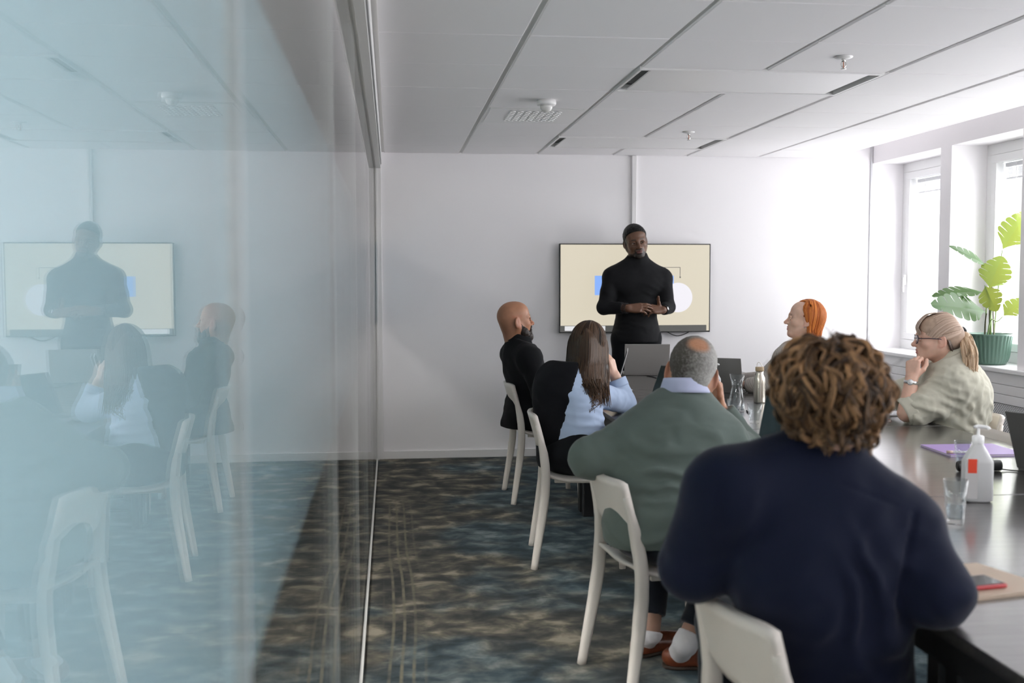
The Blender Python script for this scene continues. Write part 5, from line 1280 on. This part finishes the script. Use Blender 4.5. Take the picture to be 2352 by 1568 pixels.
    for q, (h, t) in (('L', fix(hl, tl)), ('R', fix(hr, hr + V3(.20, -.02, 0)))):
        shoe('shoe', root, h, t, LE, SO, .047); d = unit(t - h); base = V3(h[0], h[1], .05) + d * .05
        B = Blob(); up_ = unit(J['k' + q] - J['a' + q]); B.cone(base, J['a' + q], .040, .0405, .02); B.cone(J['a' + q], J['a' + q] + up_ * (.012 if q == 'L' else .05), .0405, .043, .02); B.cut(J['a' + q] + up_ * (.0 if q == 'L' else .04), up_, .1); V, F = B.mesh(.005); V = cloth(V, F, .0015, 30, (), 13); mesh_obj('sock', V, F, SOCK, root, True)
sage()

# ---------------------------------------------------------------- 5. curly-haired person in navy
def curly():
    Q = lambda px, py, yy=2.05: ony(px, py, yy)
    root = person_root('nearest person with curly brown hair in a navy shirt, seen from behind', .92, 2.15); SK = (.62, .38, .28)
    J = dict(pel=V3(.965, 2.17, .56), chest=Q(1872, 1245, 2.12), neck=Q(1888, 1050, 2.13), tf=V3(.25, .97, -.15), pf=V3(.5, .85, 0))
    J.update(sL=Q(1670, 1128, 2.10), sR=Q(2060, 1210, 2.10), eL=Q(1596, 1298, 2.16), eR=V3(1.095, 2.02, .785), wL=V3(.74, 2.40, .74), wR=V3(1.06, 2.28, .79))
    J['eR'][2] = max(J['eR'][2], .785)
    J.update(hL=V3(.90, 2.22, .54), hR=V3(1.02, 2.18, .54), kL=V3(.86, 2.66, .52), kR=V3(1.00, 2.64, .52), aL=V3(.84, 2.62, .09), aR=V3(.98, 2.60, .09))
    A = axes_from((.30, .95, -.08), (.04, .02, 1)); s = 1.02; c = Q(1905, 940, 2.12)
    HB, g = head_blob(c, A, s, {}); HB.cone(g(0, -.02, -.05), J['neck'] + (0, 0, -.03), .056, .062, .03); Vh, Fh = HB.mesh(.005); parts = [(Vh, Fh, paint_face(Vh, c, A, s, SK, {}))]
    for q, fd in (('R', (-.5, .85, -.02)), ('L', (.5, .85, 0))):
        B = Blob(); f_ = unit(fd); B.cone(J['w' + q] - f_ * .06, J['w' + q], .031, .027, .02); hand_blob(B, J['w' + q], f_, (0, 0, 1), 1 if q == 'R' else -1, [(18, 22, 12)] * 4, [(-.6, .75, -.1), (-.4, .9, 0), (-.2, 1, 0)]); v, f = B.mesh(.0055); parts.append((v, f, col_const(v, SK, .06, 60)))
    v, f = hard_hidden(J, 1.0, .025).mesh(.016); parts.append((v, f, col_const(v, SK)))
    V, F = join(*[(p[0], p[1]) for p in parts]); mesh_obj('body', V, F, SKINM, root, True, True, np.concatenate([p[2] for p in parts])); add_eyes(root, g, A, s, (.05, .03, .02))
    B = Blob(); torso(B, J, .014, .98, belly=.03, sh=.070, low=False); B.ell(J['pel'], (.145, .130, .115), None, .05); B.cone(J['chest'] + V3(-.07, -.02, -.04), J['pel'] + V3(-.02, -.02, .02), .130, .110, .07); B.cone(J['chest'] + V3(.08, -.01, -.04), J['pel'] + V3(.01, -.02, -.02), .125, .100, .07)
    arms(B, J, .070, .062, .048); B.cone(J['sR'], J['eR'], .072, .066, .04); B.cone(J['sL'], J['eL'], .074, .066, .04); B.cone(J['neck'] + V3(0, -.01, -.05), J['neck'] + V3(.01, .015, .08), .080, .062, .03)
    for q in 'LR': B.cut(J['w' + q] + unit(J['e' + q] - J['w' + q]) * .02, J['w' + q] - J['e' + q], .09)
    B.cut(J['neck'] + V3(.01, 0, .075), (.0, .2, 1), .16); B.cut(J['pel'] + V3(0, 0, -.10), (0, 0, -1))
    V, F = B.mesh(.0075); cz = J['chest']
    V = cloth(V, F, .0045, 6, [(cz + (.14, -.1, -.10), (.8, 0, .6), .08, .016, .16), (J['eR'] + (-.03, 0, .10), (.55, 0, -.8), .07, .013, .12), (J['pel'] + (.12, -.15, .12), (.75, 0, .6), .07, .016, .18), (cz + (-.1, -.1, -.1), (-.6, 0, .7), .09, .010, .2)], 15)
    # yoke and sleeve seams: narrow grooves
    N = vnormals(V, F)
    def seam(V, p0, p1, w=.005, dep=.008):
        n_ = unit(np.cross(p0 - EYE, p1 - EYE)); d = (V - EYE) @ n_; t = ((V - p0) @ (p1 - p0)) / np.dot(p1 - p0, p1 - p0); return dep * np.exp(-(d / w) ** 2) * np.clip(t * 8, 0, 1) * np.clip((1 - t) * 8, 0, 1) * ((V[:, 1] < 2.12))
    gv = seam(V, Q(2105, 1160, 2.02), Q(2062, 1400, 2.02)) + seam(V, Q(1930, 1110, 2.0), Q(2085, 1172, 2.0), .003, .003) + seam(V, Q(1660, 1080, 2.0), Q(1640, 1320, 2.0), .004, .003)
    V = V - N * gv[:, None]; mesh_obj('shirt', V, F, fabric('navy_cotton', (.0065, .0095, .026), .85, .12, 900, .15), root, True)
    B = Blob(); B.ell(J['pel'] + V3(0, 0, -.02), (.145, .16, .105), None); legs(B, J, 1.0, .086, .070, .056, .050); B.cut((0, 0, .07), (0, 0, -1)); V, F = B.mesh(.012); V = cloth(V, F, .005, 8, (), 16); V[:, 2] = np.maximum(V[:, 2], .06); mesh_obj('trousers', V, F, MATS['navy_black_trousers'], root, True)
    for q in 'LR': a_ = J['a' + q]; shoe('shoe', root, (a_[0] - .02, a_[1] - .05), (a_[0] + .06, a_[1] + .21), MATS['black_leather'], TVB)
    # curls
    rg = np.random.default_rng(33); hcx = Q(1908, 891, 2.10); B = Blob(); B.ell(hcx + (0, .0, .0), (.092, .095, .094), A, .03); B.ell(hcx + (.004, -.005, -.06), (.072, .07, .060), None, .04); B.ell(g(0, .13, -.03), (.06, .05, .085), A, .02, True)
    V, F = B.mesh(.007); N = vnormals(V, F); V = V + N * (.016 * (fbm(V * 38, 3) - .5))[:, None]; hv = col_const(V, (.022, .014, .010), .4, 50)
    NL, NS, m = 560, 8, 26; L_ = NL * NS; P = np.zeros((L_, m, 3)); rad = np.zeros((L_, m)); cols = np.zeros((L_, 3)); t = np.linspace(0, 1, m); AZ = math.atan2(A[1, 1], A[0, 1])
    k = 0
    while k < NL:
        az = rg.uniform(-np.pi, np.pi); el0 = math.asin(rg.uniform(-.68, 1)); da = (az - AZ + np.pi) % (2 * np.pi) - np.pi
        if abs(da) < .75 and el0 < .35: continue
        Rb = rg.uniform(.088, .102); ln = rg.uniform(.06, .115); el = el0 - ln / .105 * t; azt = az + rg.normal() * .45 * t; lim = -.72
        ec = np.maximum(el, lim); Rr = Rb + rg.uniform(.002, .020) * np.sin(np.pi * np.minimum(t * 1.1, 1)); dirs = np.stack([np.cos(ec) * np.cos(azt), np.cos(ec) * np.sin(azt), np.sin(ec)], 1)
        cpath = hcx + dirs * Rr[:, None] * np.array([1.07, 1.06, 1.04]); cpath[:, 2] -= .06 * np.maximum(lim - el, 0)
        T = np.gradient(cpath, axis=0); T /= np.linalg.norm(T, axis=1, keepdims=True) + 1e-9; S_ = np.cross(T, dirs); S_ /= np.linalg.norm(S_, axis=1, keepdims=True) + 1e-9
        turns = rg.uniform(.8, 1.9); hr = rg.uniform(.006, .0135) * (.35 + .65 * t); ph = rg.uniform(0, 6.28); sg = rg.choice([-1, 1]) * 2 * np.pi * turns
        w0 = rg.uniform(.0035, .0065); q0 = rg.random() ** 1.4
        for j in range(NS):
            a_ = rg.uniform(0, 6.28); e_ = w0 * rg.random() ** .5; dp = rg.normal() * .10; h2 = hr * (1 + rg.normal() * .10)
            i_ = k * NS + j; P[i_] = cpath + (h2 * np.cos(sg * t + ph + dp) + e_ * math.cos(a_))[:, None] * S_ + (h2 * .8 * np.sin(sg * t + ph + dp) + e_ * math.sin(a_))[:, None] * dirs
            rad[i_] = rg.uniform(.0011, .0021) * np.minimum(1, np.minimum(.5 + t * 4, (1.04 - t) * 3)); q = np.clip(q0 + rg.normal() * .18, 0, 1); cols[i_] = np.array((.040, .022, .013)) * (1 - q) + np.array((.36, .20, .095)) * q
        k += 1
    Vt, Ft = tubes(P, rad, 4); V2, F2 = join((V, F), (Vt, Ft)); mesh_obj('curly_hair', V2, F2, HAIRM, root, True, True, np.concatenate([hv, np.repeat(cols, m * 4, 0)]))
    # flyaway strands
    L_ = 60; P = []; 
    for k in range(L_): d = unit(rg.normal(size=3) + (.2, -.2, .7)); a = hcx + d * .108; w_ = unit(rg.normal(size=3)); w2 = unit(rg.normal(size=3)); P.append([a, a + d * .014 + w_ * .010, a + d * .022 + w_ * .018, a + d * .020 + w_ * .018 + w2 * .014, a + d * .012 + w2 * .02])
    Vt, Ft = tubes(resample(P, 12), np.full((L_, 12), .0004), 4); tag(mesh_obj('flyaway_strands', Vt, Ft, HAIRM, root, True, True, np.tile((.06, .035, .02), (len(Vt), 1))), kind='stuff')
curly()

# ---------------------------------------------------------------- 6. woman with a ponytail and glasses
def ponytail():
    Q = lambda px, py, yy=4.88: ony(px, py, yy)
    root = person_root('woman in a pale khaki blouse with a ponytail and glasses, chin on her fist', 2.72, 5.0); SK = (.66, .41, .31)
    J = dict(pel=V3(2.745, 5.0, .545), chest=Q(2185, 905, 4.92), neck=Q(2178, 838, 4.92), tf=V3(-.88, .42, -.1), pf=V3(-1, .05, 0))
    J.update(sL=Q(2196, 882, 4.80), sR=Q(2170, 872, 5.10), eL=Q(2082, 948, 4.83), wL=Q(2094, 868, 4.84), eR=V3(2.46, 5.20, .78), wR=V3(2.28, 5.12, .765))
    J['eL'][2] = max(J['eL'][2], .768)
    J.update(hL=V3(2.70, 4.90, .53), hR=V3(2.70, 5.10, .53), kL=V3(2.36, 4.90, .53), kR=V3(2.36, 5.12, .53), aL=V3(2.40, 4.90, .09), aR=V3(2.40, 5.12, .09))
    A = axes_from((-.94, .33, .02), (.06, .0, 1)); s = .98; c = Q(2152, 780, 4.92)
    o = dict(fem=1, jaw=.95, nose=.9, brow=.35, hairc=(.25, .17, .11), lipc=(.55, .22, .2)); HB, g = head_blob(c, A, s, o); HB.cone(g(0, -.024, -.04), J['neck'] + (0, 0, -.05), .048, .058, .04); Vh, Fh = HB.mesh(.0034); parts = [(Vh, Fh, paint_face(Vh, c, A, s, SK, o))]
    B = Blob(); f_ = unit(Q(2098, 820, 4.845) - J['wL']); B.cone(J['eL'], J['wL'], .044, .029, .02); hand_blob(B, J['wL'], f_, (-.75, -.62, .1), -1, [(62, 80, 45), (66, 82, 45), (70, 84, 45), (74, 84, 45)], [(-.62, .72, -.35), (-.2, .9, -.5), (.1, .9, -.4)], .93); v, f = B.mesh(.0034); parts.append((v, f, col_const(v, np.array(SK) * 1.02, .08, 60)))
    B = Blob(); f_ = unit(V3(-1, -.1, 0)); B.cone(J['wR'] - f_ * .08, J['wR'], .032, .027, .02); hand_blob(B, J['wR'], f_, (0, 0, 1), 1, [(15, 18, 10)] * 4, [(-.6, .75, -.1), (-.4, .9, 0), (-.2, 1, 0)], .93); v, f = B.mesh(.005); parts.append((v, f, col_const(v, SK, .06, 60)))
    v, f = hard_hidden(J, .85, .02).mesh(.014); parts.append((v, f, col_const(v, SK)))
    V, F = join(*[(p[0], p[1]) for p in parts]); mesh_obj('body', V, F, SKINM, root, True, True, np.concatenate([p[2] for p in parts])); add_eyes(root, g, A, s, (.10, .14, .16))
    # blouse
    B = Blob(); torso(B, J, .034, .92, 1, sh=.068, low=False); B.cone(J['chest'] + V3(.03, 0, 0), J['pel'] + V3(.02, -.02, .06), .145, .150, .07); B.cone(J['chest'] + V3(.02, -.06, -.02), J['pel'] + V3(-.02, -.08, .05), .12, .11, .06)
    B.cone(J['sL'], J['eL'] + V3(.03, 0, .005), .088, .070, .04); B.ell(J['eL'] * .62 + J['sL'] * .38 + V3(.02, -.01, -.012), (.105, .070, .062), None, .04); B.cone(J['sR'], J['eR'], .078, .062, .04)
    B.cut(J['eL'] + V3(.012, 0, 0), unit(J['eL'] - J['sL']) + V3(0, 0, .35), .10); B.cut(J['eR'] + unit(J['sR'] - J['eR']) * .02, J['eR'] - J['sR'], .1); B.cut((0, 0, TZ + .012), (0, 0, -1)) if False else None
    An = axes_from((-.88, .42, 0), (.05, 0, 1)); B.cut(J['neck'] + V3(-.01, 0, .035), An @ V3(0, .45, 1), .14); B.ell(J['neck'] + An @ V3(0, .075, .0), (.020, .035, .075), An, .008, True); B.cut(J['pel'] + V3(0, 0, .05), (0, 0, -1))
    V, F = B.mesh(.0065); ur = unit(J['eL'] - J['sL'])
    V = cloth(V, F, .0085, 10, [(J['eL'] - ur * .12 + (0, -.05, 0), V3(.35, 0, 1), .042, .016, .13), (J['sL'] + (.02, -.05, -.04), V3(1, 0, -.5), .045, .012, .10), (J['chest'] + (.08, -.08, -.08), V3(1, 0, .35), .045, .013, .14), (J['pel'] + (0, -.1, .14), V3(.6, 0, 1), .045, .014, .15), (J['chest'] + (-.1, -.05, .05), V3(1, 0, .5), .045, .010, .1)], 17)
    V = cloth(V, F, .0035, 24, (), 23, (1, 1, .7)); mesh_obj('blouse', V, F, fabric('pale_khaki_cotton', (.50, .485, .40), .85, .15, 900, .15), root, True)
    ring_collar(J['neck'] + An @ V3(0, -.020, .026), An, .070, .076, .050, .020, .004, 70, tilt=-.028).build('collar', MATS['pale_khaki_cotton'], root, True)
    axx = unit(J['wL'] - J['eL']); ax3 = unit(ur + V3(0, 0, .1)); ring_collar(J['eL'] - ur * .035 + V3(0, 0, .004), axes_from(unit(np.cross(ax3, (0, 1, 0))), ax3), .066, .064, .055, .006, .004, 0, 30).build('rolled_cuff', MATS['pale_khaki_cotton'], root, True)
    B = Blob(); B.ell(J['pel'] + V3(0, 0, -.005), (.165, .175, .11), None); legs(B, J, 1.0, .085, .07, .052, .048); B.cut((0, 0, .07), (0, 0, -1)); V, F = B.mesh(.012); V = cloth(V, F, .004, 8, (), 18); V[:, 2] = np.maximum(V[:, 2], .06); mesh_obj('trousers', V, F, MATS['black_trousers'], root, True)
    for q in 'LR': a_ = J['a' + q]; shoe('shoe', root, (a_[0] + .05, a_[1]), (a_[0] - .19, a_[1]), MATS['black_leather'], TVB, .040)
    SIL = MATS['silver_metal']; watch(root, J['wL'] - axx * .022, axx, .0315, SIL, SIL, (-.55, -.85, .1))
    # glasses
    gl = MB(); GM = mat('dark_glasses_frame', (.02, .022, .05), .25)
    for q in (-1, 1):
        a = np.linspace(0, 2 * np.pi, 25); gl.tube([g(q * .033 + .026 * math.cos(t), .101 - .004 * abs(math.cos(t)), .000 + .021 * math.sin(t)) for t in a], .0021, 6, False); gl.tube([g(q * .059, .098, .006), g(q * .074, .05, .008), g(q * .079, -.004, .006), g(q * .080, -.02, -.004)], .0020, 6)
    gl.tube([g(-.008, .104, .004), g(0, .106, .006), g(.008, .104, .004)], .002, 6); tag(gl.build('glasses', GM, root, True), None)
    for q in (-1, 1): a = np.linspace(0, 2 * np.pi, 25)[:-1]; L0 = np.array(root.location); mesh_obj('lens', [g(q * .033 + .0255 * math.cos(t), .101, .0205 * math.sin(t)) for t in a], [list(range(24))], PANE, root)
    # hair drawn back into a ponytail
    rg = np.random.default_rng(8); B = Blob(); B.ell(g(0, -.014, .038), np.array([.079, .1005, .0925]) * s, A); B.ell(g(0, .032, .058), np.array([.065, .060, .055]) * s, A, .03); B.ell(g(0, -.060, -.022), np.array([.052, .045, .045]) * s, A, .03)
    tie = Q(2202, 762, 4.91); B.cone(g(0, -.085, .03), tie, .042, .018, .04); B.cut(g(0, .045, .012), A @ V3(0, .9, -1)); B.cut(g(0, -.02, -.052), A @ V3(0, .35, -1))
    for q in (-1, 1): B.ell(g(q * .080, -.006, -.012), (.022, .027, .034), A, .008, True)
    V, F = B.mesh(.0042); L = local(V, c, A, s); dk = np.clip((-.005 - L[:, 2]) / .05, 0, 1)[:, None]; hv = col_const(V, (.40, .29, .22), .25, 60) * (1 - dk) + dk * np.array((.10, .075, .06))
    P = []; rad = []; cols = []
    rr_ = np.array([.0815, .103, .0955]); cc0 = np.array([0, -.014, .038]); tl_ = (A.T @ (tie - np.asarray(c))) / s
    def onscalp(d, off): d = unit(d / rr_); return g(*(cc0 + d * (rr_ + off)))
    hl = np.array([(.0, .085, .050), (.040, .082, .040), (.066, .050, .020), (.078, .020, .004), (.080, -.010, .026), (.078, -.038, .000), (.066, -.055, -.040), (.048, -.070, -.062)])
    for k in range(1300):
        q = -1 if rg.random() < .7 else 1; u = rg.random() * 6.99; i_ = int(u); h0 = (hl[i_] * (1 - u + i_) + hl[i_ + 1] * (u - i_)) * np.array([q, 1, 1]) - cc0; h1 = tl_ - cc0; lift = rg.uniform(.0, .0035); low = u > 5
        if low: pts = [g(*((h0 + cc0) * (1 - w) + tl_ * w + np.array([q * .012 * math.sin(w * 3.1), 0, -.006 * math.sin(w * 3.1)]))) for w in (0, .25, .5, .75, 1)]
        else: pts = [onscalp(h0 / np.linalg.norm(h0) * (1 - w) + np.array([0, -.75, .12 + .25 * max(0, 3 - u) / 3]) * w * 1.15 + np.array([0, 0, (.42 if u < 3.5 else .1) * math.sin(w * 3.1) * (1 - u / 9)]), lift) for w in (0, .25, .5, .72)] + [tie]
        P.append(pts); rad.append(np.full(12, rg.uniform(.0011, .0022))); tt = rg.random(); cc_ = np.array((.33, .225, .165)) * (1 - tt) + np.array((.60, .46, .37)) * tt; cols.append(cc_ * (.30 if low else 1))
    for k in range(150):      # fringe
        x0 = rg.uniform(-.05, .05); P.append([g(x0 * .5, -.02, .1355), g(x0 * .8, .045, .128), g(x0, .083, .092), g(x0 * 1.1, .097, .058), g(x0 * 1.15, .094 - 4 * x0 * x0, .030 + rg.uniform(-.006, .006))]); rad.append(rg.uniform(.0013, .0024) * np.linspace(1, .5, 12)); tt = rg.random(); cols.append(np.array((.36, .25, .19)) * (1 - tt) + np.array((.62, .49, .40)) * tt)
    Vt, Ft = tubes(resample(P, 12), np.array(rad), 5); V2, F2 = join((V, F), (Vt, Ft)); mesh_obj('hair', V2, F2, HAIRM, root, True, True, np.concatenate([hv, np.repeat(np.array(cols), 60, 0)]))
    B = Blob(); cp = [tie + (.012, -.005, 0), Q(2217, 774, 4.88), Q(2227, 805, 4.80), Q(2228, 840, 4.765), Q(2224, 868, 4.755)]; B.chain(cp, [.014, .020, .022, .014, .005], .02); V, F = B.mesh(.005); hv = col_const(V, (.46, .33, .22), .25, 50); P = []; cols = []; rad = []
    for k in range(420):
        a = rg.uniform(0, 6.28); e = rg.random() ** .5; off = A @ V3(math.cos(a), math.sin(a), 0) * 1.0; w1 = np.array([.010, .028, .036, .034, .030]) * e
        P.append([cp[i] + off * w1[i] + rg.normal(size=3) * .003 + (np.array((rg.uniform(-.01, .02), 0, rg.uniform(-.045, .05))) if i == 4 else 0) for i in range(5)]); rad.append(rg.uniform(.0012, .0028) * np.array([1, 1, 1, 1, 1, 1, 1, 1, .9, .8, .6, .2])); tt = rg.random(); cols.append(np.array((.36, .22, .12)) * (1 - tt) + np.array((.72, .56, .40)) * tt)
    Vt, Ft = tubes(resample(P, 12), np.array(rad), 5); V2, F2 = join((V, F), (Vt, Ft)); mesh_obj('ponytail', V2, F2, HAIRM, root, True, True, np.concatenate([hv, np.repeat(np.array(cols), 60, 0)]))
    B = Blob(); B.ell(tie + (.006, -.008, -.001), (.020, .027, .027), A, .01); V, F = B.mesh(.003); V = cloth(V, F, .003, 60, (), 3); mesh_obj('hair_tie', V, F, fabric('black_scrunchie', (.012, .012, .014)), root, True)
ponytail()

# ---------------------------------------------------------------- 7. red-haired woman
def redhead():
    Q = lambda px, py, yy=6.32: ony(px, py, yy)
    root = person_root('red-haired woman in a striped shirt looking up at the presenter', 2.76, 6.33); SK = (.74, .48, .36)
    J = dict(pel=V3(2.78, 6.33, .545), chest=V3(2.555, 6.33, .86), neck=Q(1836, 792, 6.34), tf=V3(-.85, .40, -.1), pf=V3(-1, .1, 0))
    J.update(sL=Q(1806, 826, 6.20), sR=Q(1815, 815, 6.48), eL=Q(1766, 884, 6.18), wL=Q(1712, 872, 6.28), eR=V3(2.36, 6.52, .775), wR=V3(2.14, 6.52, .765)); J['wL'][2] = .765; J['eL'][2] = max(J['eL'][2], .777)
    J.update(hL=V3(2.74, 6.23, .53), hR=V3(2.74, 6.43, .53), kL=V3(2.38, 6.24, .53), kR=V3(2.38, 6.44, .53), aL=V3(2.42, 6.24, .09), aR=V3(2.42, 6.44, .09))
    A = axes_from((-.93, .34, .14), (.13, -.02, 1)); s = 1.0; c = Q(1848, 736, 6.34)
    o = dict(fem=1, jaw=.95, nose=1.0, brow=.8, hairc=(.22, .08, .035), lipc=(.58, .24, .22)); HB, g = head_blob(c, A, s, o); HB.cone(g(0, -.022, -.04), J['neck'] + (0, 0, -.06), .048, .058, .04); Vh, Fh = HB.mesh(.0034); parts = [(Vh, Fh, paint_face(Vh, c, A, s, SK, o))]
    for q, fd in (('L', (-1, .05, 0)), ('R', (-1, -.1, 0))):
        B = Blob(); f_ = unit(fd); B.cone(J['w' + q] - f_ * .06, J['w' + q], .030, .026, .02); hand_blob(B, J['w' + q], f_, (0, 0, 1), 1 if q == 'R' else -1, [(16, 20, 12)] * 4, [(-.6, .75, -.1), (-.4, .9, 0), (-.2, 1, 0)], .93); v, f = B.mesh(.005); parts.append((v, f, col_const(v, SK, .06, 60)))
    v, f = hard_hidden(J, .85, .02).mesh(.014); parts.append((v, f, col_const(v, SK)))
    V, F = join(*[(p[0], p[1]) for p in parts]); mesh_obj('body', V, F, SKINM, root, True, True, np.concatenate([p[2] for p in parts])); add_eyes(root, g, A, s, (.14, .18, .16))
    B = Blob(); torso(B, J, .020, .90, 1, sh=.066, low=False); B.cone(J['chest'], J['pel'] + V3(0, 0, .06), .135, .145, .06); arms(B, J, .066, .056, .042)
    for q in 'LR': B.cut(J['w' + q] + unit(J['e' + q] - J['w' + q]) * .01, J['w' + q] - J['e' + q], .08)
    B.cut(J['neck'] + V3(-.01, 0, .02), (-.3, .1, 1), .14); B.cut(J['pel'] + V3(0, 0, .02), (0, 0, -1)); V, F = B.mesh(.0075); V = cloth(V, F, .0035, 9, (), 19)
    m = fabric('striped_cotton', (.6, .6, .6), .8, .1); nt = m.node_tree; b = nt.nodes['Principled BSDF']; tc = nt.nodes.new('ShaderNodeTexCoord'); wv = nt.nodes.new('ShaderNodeTexWave'); wv.inputs['Scale'].default_value = 46; wv.inputs['Distortion'].default_value = .8; wv.inputs['Detail Scale'].default_value = .4
    mp = nt.nodes.new('ShaderNodeMapping'); mp.inputs['Rotation'].default_value = (0, R(18), R(35)); rp = nt.nodes.new('ShaderNodeValToRGB'); e = rp.color_ramp.elements; e[0].position, e[0].color = .30, (.13, .115, .11, 1); e[1].position, e[1].color = .48, (.62, .58, .54, 1)
    nt.links.new(tc.outputs['Object'], mp.inputs[0]); nt.links.new(mp.outputs[0], wv.inputs['Vector']); nt.links.new(wv.outputs['Fac'], rp.inputs[0]); nt.links.new(rp.outputs[0], b.inputs['Base Color'])
    mesh_obj('shirt', V, F, m, root, True); An = axes_from((-.85, .4, 0), (.05, 0, 1)); ring_collar(J['neck'] + An @ V3(0, -.006, -.008), An, .060, .064, .036, .016, .004, 90, tilt=-.022).build('collar', m, root, True)
    B = Blob(); B.ell(J['pel'] + V3(0, 0, -.01), (.165, .175, .11), None); legs(B, J, 1.0, .085, .07, .052, .048); B.cut((0, 0, .07), (0, 0, -1)); V, F = B.mesh(.013); V[:, 2] = np.maximum(V[:, 2], .06); mesh_obj('trousers', V, F, MATS['black_trousers'], root, True)
    for q in 'LR': a_ = J['a' + q]; shoe('shoe', root, (a_[0] + .05, a_[1]), (a_[0] - .19, a_[1]), MATS['black_leather'], TVB, .040)
    rg = np.random.default_rng(12); B = Blob(); B.ell(g(0, -.020, .036), np.array([.0795, .094, .091]), A); B.ell(g(0, -.045, -.030), np.array([.066, .050, .062]), A, .05); B.cut(g(0, .030, .03), A @ V3(0, 1, -.25))
    for q in (-1, 1): B.ell(g(q * .084, .006, -.012), (.026, .030, .030), A, .012, True); B.ell(g(q * .07, .06, -.05), (.03, .045, .06), A, .01, True)
    V, F = B.mesh(.0045); hv = col_const(V, (.30, .07, .018), .35, 50); P = []; rad = []; cols = []
    for k in range(1150):
        az = rg.uniform(-2.05, 2.05) if k % 5 else rg.choice([-1, 1]) * rg.uniform(1.5, 2.05)      # 0 = back of the head, pi/2 = side
        cx, cy = math.sin(az), -math.cos(az); rr = np.array([.085, .101, .096]) + rg.uniform(0, .005); front = np.clip((abs(az) - 1.35) / .7, 0, 1)
        pt = lambda e, dy=0, dx=1.0: np.array([rr[0] * math.cos(e) * cx * dx, -.020 + rr[1] * math.cos(e) * cy + dy, .036 + rr[2] * math.sin(e)])
        top = np.array([.010 * np.sign(cx), .052 * front - .03 * (1 - front) + rg.uniform(-.01, .01), .0]); top[2] = .036 + rr[2] * math.sqrt(max(0, 1 - ((top[1] + .02) / rr[1]) ** 2))
        endz = -.098 + rg.uniform(-.03, .02); tuck = -.038 * front
        pts = [top, pt(1.0, .006 * front), pt(.42, 0), pt(-.08, tuck * .6, 1.03), np.array([rr[0] * .93 * cx, -.022 + rr[1] * .88 * cy + tuck, -.035]), np.array([rr[0] * .80 * cx + rg.normal() * .005, -.028 + rr[1] * .72 * cy + tuck + rg.normal() * .005, endz])]
        P.append([g(*q) for q in pts]); rad.append(rg.uniform(.0016, .0030) * np.array([.8, 1, 1, 1, 1, 1, 1, 1, 1, .9, .6, .2])); tt = rg.random(); cols.append(np.array((.30, .060, .012)) * (1 - tt) + np.array((.72, .25, .05)) * tt)
    Vt, Ft = tubes(resample(P, 12), np.array(rad), 5); V2, F2 = join((V, F), (Vt, Ft)); mesh_obj('hair', V2, F2, HAIRM, root, True, True, np.concatenate([hv, np.repeat(np.array(cols), 60, 0)]))
    er = MB()
    for q in (-1, 1): er.lathe([(.0005, -.004), (.0035, -.001), (.0035, .002), (.0005, .004)], tuple(g(q * .084, -.002, -.042)), 8)
    er.build('earrings', MATS['silver_metal'], root, True)
redhead()
